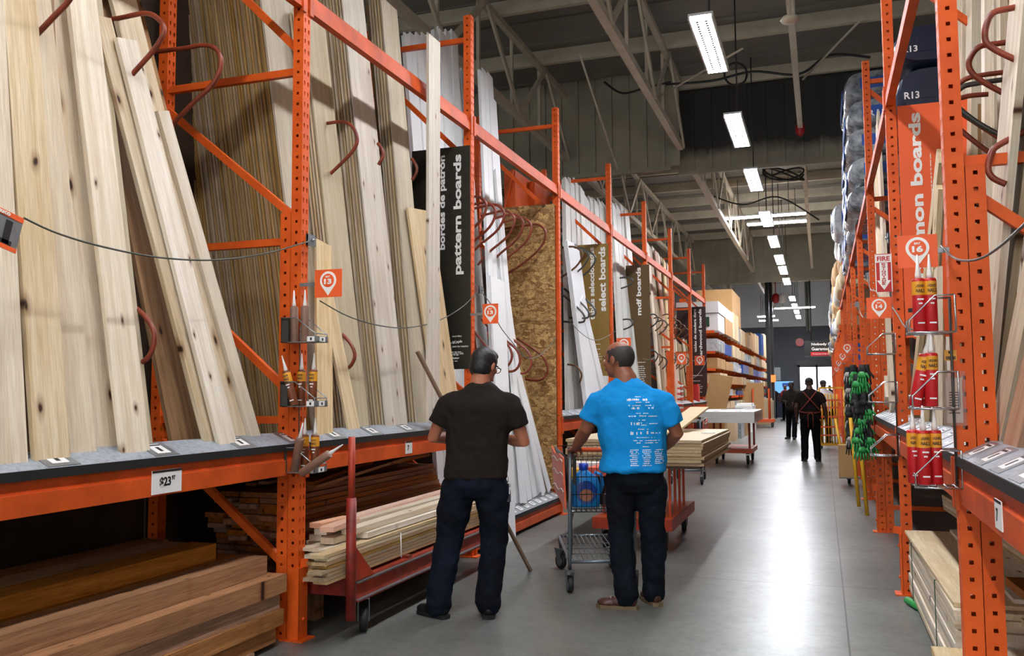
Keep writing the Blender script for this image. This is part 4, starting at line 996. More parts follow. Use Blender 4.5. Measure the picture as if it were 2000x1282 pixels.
for j in range(8):
    z0 = .362 + j * .0215 + (.0 if j < 99 else 0)
    for i in range(4):
        x1 = -2.685 - i * .095 - rn.uniform(0, .008)
        plank(x1 - .09, x1, 4.40 + (abs(x1) - 2.69) * 1.25 + rn.uniform(-.02, .09), 6.95, z0, z0 + .0195, 'oak strip' if j < 6 else 'clear pine', 'light board on the lumber cart, layer %s up, %s from the aisle' % (ordn(j + 1), ordn(i + 1)), GL)
tops = [(-2.76, 4.98, 7.0, .54, .035, 'pale pine', .0), (-2.86, 4.72, 6.9, .54, .038, 'clear pine', .01), (-2.97, 4.8, 6.95, .54, .038, 'pine', -.01), (-2.80, 4.85, 7.05, .58, .035, 'pale pine', .015), (-2.92, 4.78, 6.9, .582, .038, 'pale pine', -.012), (-2.99, 4.85, 6.9, .60, .035, 'pink fir', .02), (-2.84, 4.66, 5.06, .622, .03, 'pink fir', .12), (-2.94, 4.76, 5.1, .625, .03, 'pink fir', -.1)]
for i, (x, ya, yb, z, h, m_, rz) in enumerate(tops):
    plank(x - .044, x + .044, ya, yb, z, z + h, m_, ['pale stud on the lumber cart nearest the aisle', 'pale stud second from the aisle on the lumber cart', 'stud furthest from the aisle on the lumber cart', 'upper whitish stud on the lumber cart with a pencil mark', 'upper whitish stud behind the marked one', 'pinkish stud at the back top of the cart load', 'short pinkish offcut lying on the cart load, nearest', 'short pinkish offcut on the cart load, furthest'][i], GL, rz, name='stud')
tag(MB().tube([(-2.64, 5.3, .37), (-2.645, 5.3, .53)], .004, 6).build('strap', 'label white'), 'thin white strap around the boards on the lumber cart', 'strap')
# thin stick propped between ledge and floor
p = onX(815, 688, -2.84); q = onZ(1036, 1116, 0.0); d_ = (p - q).normalized()
mb = MB().bar((0, 0, 0), (0, 0, (p - q).length), .034, .018, (0, 1, 0)); me = mb.mesh('stick'); me.materials.append(MATS['stick wood'])
o = bpy.data.objects.new('stick', me); C.objects.link(o); o.location = q + V((0, 0, .004)); o.rotation_mode = 'QUATERNION'; o.rotation_quaternion = d_.to_track_quat('Z', 'Y')
tag(o, 'long thin brown stick slanting down to the floor behind the black-shirted man', 'stick')
# right-hand floor stacks
GS = 'wide boards stacked at the foot of the right rack'
for j in range(14):
    z0 = .03 + j * .0295
    for i in range(2):
        x0 = .535 + i * .33 + rn.uniform(-.006, .006)
        plank(x0, x0 + .32, 4.55 + rn.uniform(-.03, .02), 6.82, z0, z0 + .028, 'pale pine', 'wide board in the floor stack at right, layer %s up, %s' % (ordn(j + 1), 'aisle side' if i == 0 else 'wall side'), GS)
plank(.53, .83, 4.6, 6.84, .444, .464, 'clear pine', 'top wide board of the right floor stack jutting towards the aisle', GS, .012)
plank(.80, 1.12, 4.65, 6.8, .466, .486, 'pale pine', 'top board of the right floor stack on the wall side', GS, 0)
for j in range(4): plank(.95, 1.2, 5.4 - .1 * j, 7.9, .49 + j * .03, .516 + j * .03, 'clear pine', 'board of the small pile behind the right floor stack, %s from the bottom' % ordn(j + 1), GS, .05)
for k, y in enumerate((6.5, 5.2)):
    tag(MB().box((.526, y, .03), (.53, y + .012, .445)).box((.526, y, .444), (.7, y + .012, .447)).build('strap', 'pack green'), 'thin green strap around the right floor stack, %s' % ('far one' if k == 0 else 'near one'), 'strap', 'green straps')
GN = 'boards in the lowest right corner'
for j in range(9):
    z0 = .03 + j * .0295
    for i in range(3):
        x0 = .375 + i * .28 + (.05 if j == 8 else 0) + rn.uniform(-.008, .008)
        if j == 8 and i == 2: continue
        plank(x0, x0 + .272, 2.0, [4.36, 4.42, 4.38][i] + (.1 if j == 8 else 0), z0, z0 + .0285, 'clear pine', 'pale board in the bottom right corner, layer %s up, %s from the aisle' % (ordn(j + 1), ordn(i + 1)), GN)
for j in range(7):
    plank(.9 - .03 * (j % 3), 1.45, 3.0, 4.9 - .12 * (j % 2), .3 + j * .045, .34 + j * .045, 'cedar' if j % 2 else 'pine', 'board in the dark stack behind the nearest right upright, %s from the bottom' % ordn(j + 1), 'dark stack at right', .06 * (j % 3 - 1))
tag(MB().box((.95, 3.2, .0), (1.4, 4.7, .3)).build('crate', 'dark plywood'), 'dark block carrying the boards behind the nearest right upright', 'block')
# caulk tube on the floor beside the right guard
def tube_mesh(kind):
    e = []
    return e
def caulk(kind, label, group, M_):
    """kind: red / brown / pale; M_ world matrix, base of the cartridge at the origin, nozzle up +z"""
    r = empty('caulk_tube'); r.matrix_world = M_; tag(r, label, 'tube', group)
    bm_ = {'red': 'caulk red', 'brown': 'caulk brown', 'pale': 'caulk pale', 'green': 'glove green'}[kind]
    MB().lathe([(.022, 0), (.0245, .003), (.0245, .205), (.022, .212)], None, 18).build('cartridge', bm_, r)
    MB().lathe([(.012, .212), (.011, .23), (.008, .25), (.003, .31)], None, 12).build('nozzle', 'nozzle', r)
    if kind in ('red', 'brown'):
        lb = MB().lathe([(.0249, .145), (.0249, .2)], None, 18); lb.f = lb.f[:-2]; lb.mi = lb.mi[:-2]; lb.sm = lb.sm[:-2]; l_ = lb.build('yellow_label', 'caulk yellow', r)
        for a in (-1.4, 1.8):
            R_ = Matrix.Rotation(a, 4, 'Z'); tx = R_ @ V((0, 1, 0)); no = R_ @ V((1, 0, 0))
            for body, z, hh in (('LIQUID', .175, .012), ('NAILS', .155, .014)):
                text(body, 'ink', l_, 'lettering', tuple(no * .0262 - tx * .016 + V((0, 0, z))), tx, (0, 0, 1), .032, hh, .02, .0004)
            wb = MB()
            for z, w in ((.125, .024), (.108, .014), (.03, .026)): wb.box((.0248, -w / 2, z), (.0256, w / 2, z + .006), R_)
            wb.build('white_print', 'label white', r)
    return r
T = Matrix.Translation
caulk('green', 'green caulk tube lying on the floor at the foot of the second right upright', None, T((.50, 6.62, .026)) @ Matrix.Rotation(PI / 2, 4, 'X') @ Matrix.Rotation(.3, 4, 'Y'))
def holder(loc, rz, label, group, w=.2, dp=.13, tray=True):
    """wire tube holder: back plate at local x=0, sticking out along +x"""
    r = empty('tube_holder', loc, rz, label, 'holder', group)
    if tray:
        MB().box((0, -dp / 2, 0), (w, dp / 2, .004)).box((w - .003, -dp / 2, 0), (w, dp / 2, .035)).build('tray', 'galvanised', r)
        MB().box((0, -dp / 2, 0), (.003, dp / 2, .15)).box((0, -dp / 2, 0), (.05, -dp / 2 + .003, .13)).build('back_plate', 'hoop grey', r)
        MB().box((w + .0005, -.03, .004), (w + .002, .03, .033)).box((w - .06, -dp / 2 - .002, .004), (w - .01, -dp / 2, .033)).build('price_label', 'label white', r)
        MB().box((w + .002, -.008, .01), (w + .003, .008, .025)).box((w - .04, -dp / 2 - .003, .01), (w - .028, -dp / 2 - .002, .026)).build('print', 'ink', r)
    mb = MB()
    for y in ((-dp / 2, dp / 2) if tray else (-dp / 2, -dp / 2 + .02, dp / 2)):
        mb.tube([(0, y, .145), (w * .42, y, .145), (w * .97, y, .05), (w * .97, y, .005)], .0035, 6)
        if not tray: mb.tube([(0, y, 0), (w, y, 0)], .004, 6)
    mb.tube([(w * .97, -dp / 2, .05), (w * .97, dp / 2, .05)], .0035, 6)
    if not tray:
        mb.tube([(w * .97, -dp / 2, .005), (w * .97, dp / 2, .005)], .004, 6).tube([(0, -dp / 2, 0), (0, -dp / 2, .145)], .004, 6).tube([(0, dp / 2, 0), (0, dp / 2, .145)], .004, 6)
        for i in range(5): mb.tube([(w * (i + .5) / 5, -dp / 2, .002), (w * (i + .5) / 5, dp / 2, .002)], .003, 6)
    mb.build('wire_loops', 'galvanised' if tray else 'chrome', r); return r
GT = 'adhesive tubes at the first left upright'
HX = LX + .006; HY = 4.49
z1 = onY(620, 668, HY - .06).z; z2 = onY(600, 795, HY - .06).z; z3 = onY(590, 925, HY - .06).z
for z, nm in ((z1, 'top'), (z2, 'middle'), (z3, 'bottom')): holder((HX - .05, HY, z), 0, '%s grey tube holder on the first left upright' % nm, 'left tube holders', .24)
def ct(kind, x, y, z, label, rx=0, ry=0, rz=0): return caulk(kind, label, GT, T((x, y, z)) @ Matrix.Rotation(rz, 4, 'Z') @ Matrix.Rotation(ry, 4, 'Y') @ Matrix.Rotation(rx, 4, 'X'))
ct('pale', HX + .0, HY, z1 + .005, 'faded brown adhesive tube in the top left holder, left one', 0, -.02); ct('pale', HX + .07, HY, z1 + .005, 'faded brown adhesive tube in the top left holder, right one')
ct('brown', HX + .035, HY - .04, z2 + .005, 'brown adhesive tube tilting left in the middle left holder', 0, -.3); ct('brown', HX + .03, HY + .035, z2 + .005, 'brown adhesive tube at the back of the middle left holder', 0, .0); ct('brown', HX + .115, HY + .02, z2 + .005, 'upright brown adhesive tube on the right of the middle left holder', 0, .03)
ct('brown', HX + .06, HY + .03, z3 + .005, 'brown adhesive tube at the back of the bottom left holder'); ct('brown', HX + .13, HY + .03, z3 + .005, 'upright brown adhesive tube on the right of the bottom left holder'); ct('pale', HX + .03, HY - .03, z3 + .01, 'adhesive tube seen nozzle-on in the bottom left holder', .25, .35)
p = onY(590, 925, HY - .09); ct('pale', p.x, HY - .1, p.z, 'pale brown adhesive tube lying slanted across the bottom left holder', -.05, 1.0)
MB_ = MB().tube([(LX + .012, HY + .05, z3), (LX + .012, HY + .05, z1 + .1)], .004, 6).build('hanger_strip', 'hoop grey'); tag(MB_, 'thin vertical rod carrying the left tube holders', 'rod')
# right upright: red tubes
GT = 'red adhesive tubes at the nearest right upright'
HX = RX - .002; HY = 3.86
zz = [onY(1800, y, HY - .06).z for y in (650, 799, 953)]
for z, nm in zip(zz, ('top', 'middle', 'bottom')): holder((HX, HY, z), PI, '%s wire tube holder on the nearest right upright' % nm, 'right tube holders', .17, .13, False)
def xr(px): return onY(px, 700, HY).x
ct('red', xr(1799), HY, zz[0] + .008, 'red adhesive tube in the top right holder, left one'); ct('red', xr(1822), HY, zz[0] + .008, 'red adhesive tube in the top right holder, right one')
ct('red', xr(1783), HY, zz[1] + .008, 'red adhesive tube leaning right in the middle right holder', 0, .22); ct('red', xr(1815), HY - .01, zz[1] + .008, 'red adhesive tube upright in the middle right holder', 0, .03); ct('red', xr(1802), HY + .04, zz[1] + .008, 'red adhesive tube behind the leaning one in the middle right holder', 0, .1)
ct('red', xr(1779), HY + .035, zz[2] + .008, 'red adhesive tube in the bottom right holder, left rear'); ct('red', xr(1796), HY - .02, zz[2] + .008, 'red adhesive tube in the bottom right holder, front'); ct('red', xr(1820), HY + .01, zz[2] + .008, 'red adhesive tube in the bottom right holder, right')
tag(MB().tube([(RX - .006, HY + .06, zz[2]), (RX - .006, HY + .06, zz[0] + .15)], .005, 6).build('hanger_strip', 'hoop grey'), 'dark vertical rod carrying the right tube holders', 'rod')
HY2 = 6.81
for i, y in enumerate((692, 786, 890)):
    z = onY(1730, y, HY2).z; holder((RX - .002, HY2, z), PI, 'empty chrome wire holder on the second right upright, %s' % ['top', 'middle', 'bottom'][i], 'empty wire holders', .19, .14, False)
tag(MB().tube([(RX - .006, HY2 + .06, onY(1745, 900, HY2).z), (RX - .006, HY2 + .06, onY(1745, 650, HY2).z)], .005, 6).build('hanger_strip', 'hoop grey'), 'dark vertical rod carrying the empty wire holders', 'rod')
# yellow sticker and plastic pouch on the nearest right upright
Yf = 3.98 - PW / 2 - .003
def flat(x0, y0, x1, y1, Y, m, nm, parent, dy=0, th=.001):
    a = onY(x0, y1, Y); b = onY(x1, y0, Y); L = parent.location if parent else V((0, 0, 0))
    return MB().box((a.x - L.x, -th + dy, a.z - L.z), (b.x - L.x, dy, b.z - L.z)).build(nm, m, parent)
p = onY(1857, 705, Yf); r = empty('yellow_sticker', (p.x, Yf, p.z), 0, 'small yellow barcode sticker on the nearest right upright', 'sticker')
flat(1845, 684, 1868, 705, Yf, 'caulk yellow', 'sticker_face', r)
mb = MB(); a = onY(1847, 703, Yf); b = onY(1866, 696, Yf)
for i in range(12): x = a.x + (b.x - a.x) * i / 12; mb.box((x - p.x, -.0018, a.z - p.z), (x + .0016 * (1 + i % 2) - p.x, -.001, b.z - p.z))
mb.build('barcode', 'ink', r); flat(1852, 686, 1860, 691, Yf, 'ink', 'print', r, -.001)
p = onY(1863, 832, Yf - .01); r = empty('plastic_pouch', (p.x, Yf - .006, p.z), 0, 'clear plastic pouch with a folded white paper hanging on the nearest right upright', 'pouch')
flat(1850, 738, 1878, 826, Yf - .006, 'pouch paper', 'paper', r, -.002, .002); flat(1843, 725, 1884, 832, Yf - .006, 'clear film', 'sleeve', r, -.005, .001)
mb = MB(); rnd = random.Random(5)
for i in range(9):
    y = 766 + i * 5; a = onY(1854, y + 2, Yf - .01); b = onY(1854 + rnd.uniform(8, 22), y, Yf - .01); mb.box((a.x - p.x, -.0046, a.z - p.z), (b.x - p.x, -.0042, b.z - p.z))
mb.build('print', 'ink', r)
# gloves
def glove(mat_palm, x, y, z, rz, lab, grp, s=1.0):
    r = empty('work_glove', (x, y, z), rz, lab, 'glove', grp)
    b = MB(); b.tube([(0, 0, 0), (0, 0, -.05), (0, 0, -.09), (0, 0, -.13)], [.032 * s, .036 * s, .047 * s, .042 * s], 10, True, .45, (1, 0, 0)).build('cuff_and_back', 'glove black', r)
    f = MB()
    f.tube([(0, -.012, -.07), (0, -.013, -.1), (0, -.012, -.13)], [.026 * s, .042 * s, .04 * s], 10, True, .35, (1, 0, 0))
    for i in range(4): f.tube([((-.033 + .022 * i) * s, -.008, -.12), ((-.041 + .027 * i) * s, -.014, -.165), ((-.046 + .031 * i) * s, -.01, -.215 + .012 * abs(i - 1.5))], [.0095, .009, .006], 6)
    f.tube([(.04 * s, -.008, -.085), (.066 * s, -.01, -.12), (.07 * s, -.01, -.14)], [.012, .011, .007], 6)
    f.build('coated_palm', mat_palm, r); return r
rnd = random.Random(11); n_ = 0
for i in range(9):
    for j in range(3):
        p = onX([1668, 1684, 1698][j] + rnd.uniform(-3, 3), 732 + i * 17 + rnd.uniform(-4, 4), .38 + .03 * (j - 1)); n_ += 1
        o = glove('glove green' if rnd.random() < .72 else 'glove black', .42 - .05 * j + rnd.uniform(-.02, .02) + .0, 9.52 + .06 * j * 0 + rnd.uniform(-.06, .02), 1.70 - i * .093, rnd.uniform(-.8, .3), 'green work glove in the near cluster, row %s down, %s' % (ordn(i + 1), ['right', 'middle', 'left'][j]), 'work gloves on the right rack')
tag(MB().box((.35, 9.56, .75), (.38, 9.565, 1.75)).build('hanging_strip', 'pack red'), 'narrow strip behind the hanging green gloves', 'strip')
for i in range(10):
    for j in range(2):
        glove('glove grey' if (i + j) % 2 else 'glove black', .42 - .1 * j, 12.4 + rnd.uniform(-.05, .05), 1.75 - i * .105, rnd.uniform(-.6, .6), 'black and grey glove in the far cluster, row %s from the top, %s' % (ordn(i + 1), 'right' if j == 0 else 'left'), 'grey gloves further along the right rack', 1.1)
# ------------------------------------------------------------------ people
def hand(mb, w, d, n, s, curl=.5, sc=1.0):
    """w wrist, d finger direction, n palm normal (fingers curl towards it), s thumb side"""
    w = V(w); d = V(d).normalized(); n = V(n); n = (n - d * n.dot(d)).normalized(); s = V(s); s = (s - d * s.dot(d) - n * s.dot(n)).normalized()
    mb.limb([w - d * .02, w + d * .03, w + d * .085], [.026 * sc, .033 * sc, .037 * sc], 12, .52, s)
    L_ = [(.040, .026, .02), (.045, .03, .022), (.042, .027, .021), (.033, .02, .018)]
    for i in range(4):
        p = w + d * (.085 - .004 * abs(i - 1)) + s * (.030 - .0205 * i); a = 0; P = [p - d * .02, p]
        dd = (d + s * (.10 - .07 * i)).normalized()
        for j in range(3):
            a += curl * (.8 + .3 * j); p = p + (dd * math.cos(a) + n * math.sin(a)) * L_[i][j] * sc; P.append(p)
        mb.limb(P, [.0088 * sc, .009 * sc, .0085 * sc, .008 * sc, .0068 * sc], 8)
    b = w + d * .018 + s * .022; q = b + (s * .62 + d * .62 + n * .25).normalized() * .042 * sc; q2 = q + (d * .75 + n * (.3 + curl * .5) + s * .1).normalized() * .032 * sc; q3 = q2 + (d * .7 + n * (.3 + curl * .8) - s * .1).normalized() * .024 * sc
    mb.limb([b, q, q2, q3], [.015 * sc, .012 * sc, .0105 * sc, .0085 * sc], 8)
def shell(c, r, cond, m=None, nu=36, nv=28):
    mb = MB(); mb.ell((0, 0, 0), r, None, nu, nv); mb.f2 = []
    F_ = [f for f in mb.f if cond(sum((mb.v[i] for i in f), V((0, 0, 0))) / len(f))]
    mb.f = F_; mb.mi = [0] * len(F_); mb.sm = [True] * len(F_)
    mb.v = [V(c) + (m @ p if m else p) for p in mb.v]; return mb
def person(name, loc, rz, label, P):
    s = P.get('s', 1.0); g = P.get('girth', 1.0); vox = P.get('vox', .0065); cv = P.get('cvox', .011)
    r = empty(name, loc, rz, label, 'person')
    hp = V(P.get('hip', (0, 0, .92))); ch = V(P.get('chest', (0, 0, 1.3))); nk = V(P.get('neck', (0, .01, 1.5))); hc = V(P.get('head', (0, .03, 1.645)))
    hm = Euler((P.get('hpitch', 0), P.get('hroll', 0), P.get('hyaw', 0)), 'XYZ'); hm = (Matrix.Rotation(P.get('hyaw', 0), 3, 'Z') @ Matrix.Rotation(P.get('hpitch', 0), 3, 'X'))
    b = MB(); k = P.get('hs', 1.0)
    T3 = lambda v: hc + hm @ (V(v) * k)
    # head
    b.ell(hc + hm @ V((0, -.008, .018)) * k, (.076 * k, .096 * k, .092 * k), hm, 24, 18)
    b.ell(T3((0, .022, -.035)), (.06 * k, .072 * k, .082 * k), hm, 20, 14)
    b.ell(T3((0, .055, -.088)), (.03 * k, .03 * k, .024 * k), hm); b.ell(T3((0, .02, -.07)), (.055 * k, .055 * k, .04 * k), hm)
    b.ell(T3((0, .078, .018)), (.05 * k, .018 * k, .012 * k), hm)
    b.limb([T3((0, .088, .012)), T3((0, .104, -.024))], [.009 * k, .014 * k], 8)
    b.ell(T3((0, .088, -.058)), (.024 * k, .012 * k, .012 * k), hm)
    for x in (-1, 1):
        b.ell(T3((x * .077, -.002, -.012)), (.010 * k, .022 * k, .033 * k), hm @ Matrix.Rotation(x * .35, 3, 'Z')); b.ell(T3((x * .04, .068, -.02)), (.02 * k, .016 * k, .02 * k), hm)
    b.limb([nk - V((0, 0, .06)), nk + V((0, -.005, .02)), hc + hm @ V((0, -.02, -.07))], [.085 * g, .068 * g, .06], 16)
    # trunk
    b.limb([hp + V((0, 0, .0)), hp * .5 + ch * .5, ch, nk - V((0, 0, .08))], [.13 * g, .13 * g, .15 * g, .1], 18, .75, (1, 0, 0))
    for i, sd in enumerate(('L', 'R')):
        sh, elb, wr = [V(q) for q in P['arm' + sd]]
        b.limb([V((sh.x * .8, sh.y, sh.z - .05)), sh * .5 + elb * .5, elb, elb * .55 + wr * .45, wr], [.046 * g, .050 * g, .043 * g, .043 * g, .029], 14)
        hd, hn, hs_, cu = P['hand' + sd]; hand(b, wr, hd, hn, hs_, cu, s)
        h_, kn, an = [V(q) for q in P['leg' + sd]]; h_ = V((hp.x + (h_.x - hp.x) * .95, h_.y, h_.z - .04))
        b.limb([h_, h_ * .5 + kn * .5, kn, kn * .6 + an * .4, an], [.066, .066, .055, .055, .038], 14)
        td = V(P['toe' + sd]).normalized(); b.limb([an + V((0, 0, -.03)), an + V((0, 0, -.055)) + td * .1], [.036, .03], 10)
    body = link(remesh(b, vox, 4, name='body', sm_f=.5), 'body', P['skin'], r)
    # face
    for x in (-1, 1):
        e = MB().ell(T3((x * .031, .0795, -.004)), (.012 * k, .010 * k, .009 * k), hm, 12, 8).build('eye', 'eye white', r); MB().ell(T3((x * .031, .088, -.004)), (.005 * k, .003 * k, .005 * k), hm, 8, 6).build('iris', 'ink', e)
        MB().tube([T3((x * .016, .094, .018)), T3((x * .034, .092, .023)), T3((x * .052, .078, .017))], .0035 * k, 6).build('eyebrow', P['hairm'], r)
    MB().ell(T3((0, .098, -.058)), (.021 * k, .005 * k, .006 * k), hm, 12, 8).build('mouth', 'lip', r)
    # shirt
    t = P['torso']; m_ = MB(); m_.loft([(hp.x + (nk.x - hp.x) * max(0, (z - .95) / .55) + cx, hp.y + (nk.y - hp.y) * max(0, (z - .95) / .55) + cy, z, rx, ry) for (cx, cy, z, rx, ry) in t], 32, 2.35)
    for sd in ('L', 'R'):
        sh, elb, wr = [V(q) for q in P['arm' + sd]]; e = sh + (elb - sh) * P.get('sleeve', .72)
        if P.get('long'): m_.limb([sh, elb, wr], [.07 * g, .06 * g, .045], 14)
        else: m_.limb([V((sh.x * .45 + nk.x * .3, sh.y, sh.z - .015)), V((sh.x * .86, sh.y, sh.z - .028)), sh * .78 + e * .22 - V((0, 0, .012)), sh * .5 + e * .5], [.052, .062 * g, .07 * g, .074 * g], 16); m_.tube([sh * .7 + e * .3, sh * .5 + e * .5, e], [.066 * g, .075 * g, .082 * g], 16)
    me = remesh(m_, cv, 12, P.get('fold', .018), .11, 'shirt'); shirt = link(me, P.get('top', 'shirt'), P['shirt'], r)
    # trousers
    m_ = MB(); hw_ = P.get('hipw', 1.0); m_.loft([(hp.x, hp.y, hp.z - .16, .155 * g * hw_, .115 * g), (hp.x, hp.y - .01, hp.z - .08, .178 * g * hw_, .135 * g), (hp.x, hp.y - .01, hp.z + .02, .175 * g * hw_, .13 * g), (hp.x, hp.y, hp.z + .1, .165 * g, .12 * g)], 28, 2.3)
    for sd in ('L', 'R'):
        h_, kn, an = [V(q) for q in P['leg' + sd]]; lw = P.get('lw', 1.0)
        m_.limb([h_ + V((0, 0, -.02)), h_ * .5 + kn * .5, kn, kn * .5 + an * .5, an + V((0, 0, .05)), an + V((0, 0, -.015))], [.1 * lw, .094 * lw, .078 * lw, .074 * lw, .072 * lw, .074 * lw], 16)
    me = remesh(m_, cv, 5, P.get('fold', .018), .09, 'trousers'); tr = link(me, 'trousers', P['pants'], r)
    # shoes
    for sd in ('L', 'R'):
        h_, kn, an = [V(q) for q in P['leg' + sd]]; td = V(P['toe' + sd]).normalized(); sx = V((td.y, -td.x, 0)); mt = Matrix((sx, td, V((0, 0, 1)))).transposed()
        c0 = V((an.x, an.y, 0)); U_ = lambda v: c0 + mt @ V(v)
        sh = MB(); sh.ell(U_((0, -.02, .055)), (.04, .055, .05), mt); sh.ell(U_((0, .05, .045)), (.043, .08, .042), mt); sh.ell(U_((0, .13, .035)), (.048, .07, .034), mt); sh.tube([U_((0, -.01, .05)), U_((0, -.005, .115))], [.045, .047], 14)
        so = link(remesh(sh, .007, 4, name='shoe'), 'shoe', P['shoe'], r)
        n0 = MB(); out = [(-.036, -.07), (0, -.085), (.036, -.07), (.04, 0), (.05, .1), (.042, .17), (0, .205), (-.042, .17), (-.05, .1), (-.04, 0)]
        for z in (0, .024):
            for x, y in out: n0.v.append(U_((x * 1.02, y, z)))
        kk = len(out); n0.face(range(kk - 1, -1, -1)); n0.face(range(kk, 2 * kk))
        for i in range(kk): n0.face((i, (i + 1) % kk, kk + (i + 1) % kk, kk + i))
        n0.build('sole', P.get('sole', 'black rubber'), so)
        if P.get('laces'):
            l_ = MB()
            for y in (.05, .075, .1): l_.tube([U_((-.025, y, .088 - (y - .05) * .35)), U_((0, y + .006, .094 - (y - .05) * .35)), U_((.025, y, .088 - (y - .05) * .35))], .003, 5)
            l_.build('laces', 'lace', so)
    return r, hc, hm, k, shirt, tr
# man in the black T-shirt
def local(world, loc, rz): return Matrix.Rotation(-rz, 3, 'Z') @ (V(world) - V(loc))
bl = onZ(930, 1205); brz = .26
P = dict(skin='skin tan', hairm='hair black', shirt='shirt black', pants='jeans dark', shoe='shoe black', girth=.97, lw=1.16, hipw=1.14,
    hip=(.0, 0, .93), neck=(.03, .02, 1.5), head=(.055, .06, 1.628), hyaw=-.55, hpitch=-.3, chest=(.01, 0, 1.28),
    torso=[(.0, 0, .885, .215, .145), (.0, 0, .95, .213, .142), (0, 0, 1.05, .204, .134), (0, 0, 1.15, .203, .13), (0, -.005, 1.27, .222, .138), (0, -.01, 1.35, .222, .132), (0, -.01, 1.41, .195, .115), (0, -.005, 1.455, .15, .095), (0, 0, 1.495, .095, .075), (0, .005, 1.525, .062, .06)],
    armL=((-.175, 0, 1.425), (-.285, .03, 1.15), (-.16, .27, 1.14)), armR=((.225, 0, 1.425), (.315, .03, 1.12), (.17, .27, 1.13)), sleeve=.68, fold=.03,
    handL=((.5, .85, .1), (.5, -.3, -.8), (0, .3, 1), .55), handR=((-.5, .85, .1), (-.5, -.3, -.8), (0, .3, 1), .6),
    legL=((-.11, 0, .86), (-.18, .03, .5), (-.24, -.03, .1)), legR=((.11, 0, .86), (.12, .04, .5), (.08, .0, .1)), toeL=(-.75, .6, 0), toeR=(-.1, 1, 0))
r, hc, hm, k, shirt, tr = person('person', bl, brz, 'dark-haired man in a black T-shirt and dark jeans seen from behind, glasses on', P)
hr = MB(); hr.ell(hc + hm @ V((0, -.014, .026)), (.084, .103, .096), hm, 28, 20); hr.ell(hc + hm @ V((0, -.04, -.02)), (.078, .075, .085), hm, 24, 16); hr.ell(hc + hm @ V((0, .03, .075)), (.066, .06, .045), hm)
me = remesh(hr, .006, 2, .006, .02, 'hair'); bm = bmesh.new(); bm.from_mesh(me)
kill = [v for v in bm.verts if (lambda q: (q.y > .055 and q.z < .05) or (q.y > .015 and q.z < -.012) or q.z < -.085)(hm.inverted() @ (v.co - hc))]
bmesh.ops.delete(bm, geom=kill, context='VERTS'); bm.to_mesh(me); bm.free(); link(me, 'hair', 'hair black', r)
gl = MB(); T3 = lambda v: hc + hm @ V(v)
for x in (-1, 1):
    gl.tube([T3((x * .034 + .024 * math.cos(a), .108, -.004 + .018 * math.sin(a))) for a in [i * PI / 6 for i in range(13)]], .0026, 6)
    gl.tube([T3((x * .058, .106, 0)), T3((x * .074, .09, 0)), T3((x * .082, .0, .0))], .0028, 6)
gl.tube([T3((-.01, .108, 0)), T3((.01, .108, 0))], .0026, 6); gl.build('glasses', 'glasses black', r)
kr = empty('key_ring', bl + Matrix.Rotation(brz, 3, 'Z') @ V((.215, -.03, .80)), brz, 'bunch of keys hanging from the black-shirted man\'s belt', 'keys')
MB().tube([(0, 0, .1 + .0), (0, -.002, .06)], .003, 6).tube([(.014 * math.cos(a), -.004, .045 + .014 * math.sin(a)) for a in [i * PI / 6 for i in range(13)]], .0022, 6).build('ring', 'chrome', kr)
for i in range(3): MB().box((-.012 + .008 * i, -.006, -.03 + .01 * i), (-.004 + .008 * i, -.003, .03)).build('key', 'chrome' if i else 'ink', kr)
MB().box((-.02, -.012, -.06), (.018, .004, -.02)).build('key_fob', 'ink', kr)
bt = MB()
for sx in (-1, 1): bt.box((sx * .1 - .065, -.165, .78), (sx * .1 + .065, -.160, .785))
# man in the blue T-shirt
cz = math.radians(22); cart0 = onZ(1116, 1162); corg = cart0 + Matrix.Rotation(cz, 3, 'Z') @ V((.23, .03, 0))
bo = onZ(1240, 1188); urz = .20
hw = corg + Matrix.Rotation(cz, 3, 'Z') @ V((-.215, -.045, 1.03)); hl = local(hw, bo, urz)
wrl = hl + V((.03, -.075, .02))
P = dict(skin='skin brown', hairm='hair grey', shirt='shirt blue', pants='jeans black', shoe='shoe brown', sole='sole brown', laces=True, girth=1.08, lw=1.1, s=1.05, hs=1.1,
    hip=(.02, .02, .93), neck=(-.035, .03, 1.525), head=(-.085, .065, 1.672), hyaw=1.02, hpitch=-.08, chest=(0, .02, 1.3),
    torso=[(-.02, -.02, .905, .232, .175), (-.02, -.02, .93, .232, .175), (0, 0, 1.02, .222, .172), (0, .01, 1.13, .228, .178), (.005, .0, 1.25, .238, .168), (.005, -.005, 1.36, .238, .15), (.005, -.005, 1.43, .205, .125), (0, 0, 1.475, .16, .1), (0, .0, 1.52, .105, .08), (0, .005, 1.55, .068, .066)],
    armL=((-.205, .02, 1.43), (-.315, .06, 1.19), tuple(wrl)), armR=((.2, 0, 1.43), (.3, .02, 1.16), (.2, .22, 1.04)), sleeve=.78,
    handL=(tuple(hl - wrl), (.05, .45, -.9), (.9, .1, .1), .75), handR=((-.4, .85, -.15), (-.8, -.2, -.4), (0, .3, 1), .6),
    legL=((-.08, .02, .86), (-.09, .03, .5), (-.055, -.03, .1)), legR=((.12, .02, .86), (.13, .07, .5), (.13, .12, .1)), toeL=(-.98, .12, 0), toeR=(-.35, .95, 0), fold=.036)
r, hc, hm, k, shirt, tr = person('person', bo, urz, 'balding man in a bright blue T-shirt holding the shopping cart handle', P)
hcond = lambda p: p.z < .066 - .35 * max(0, p.y + .03) and p.z > -.088 and p.y < .045 and not (p.y > -.03 and p.z < -.03)
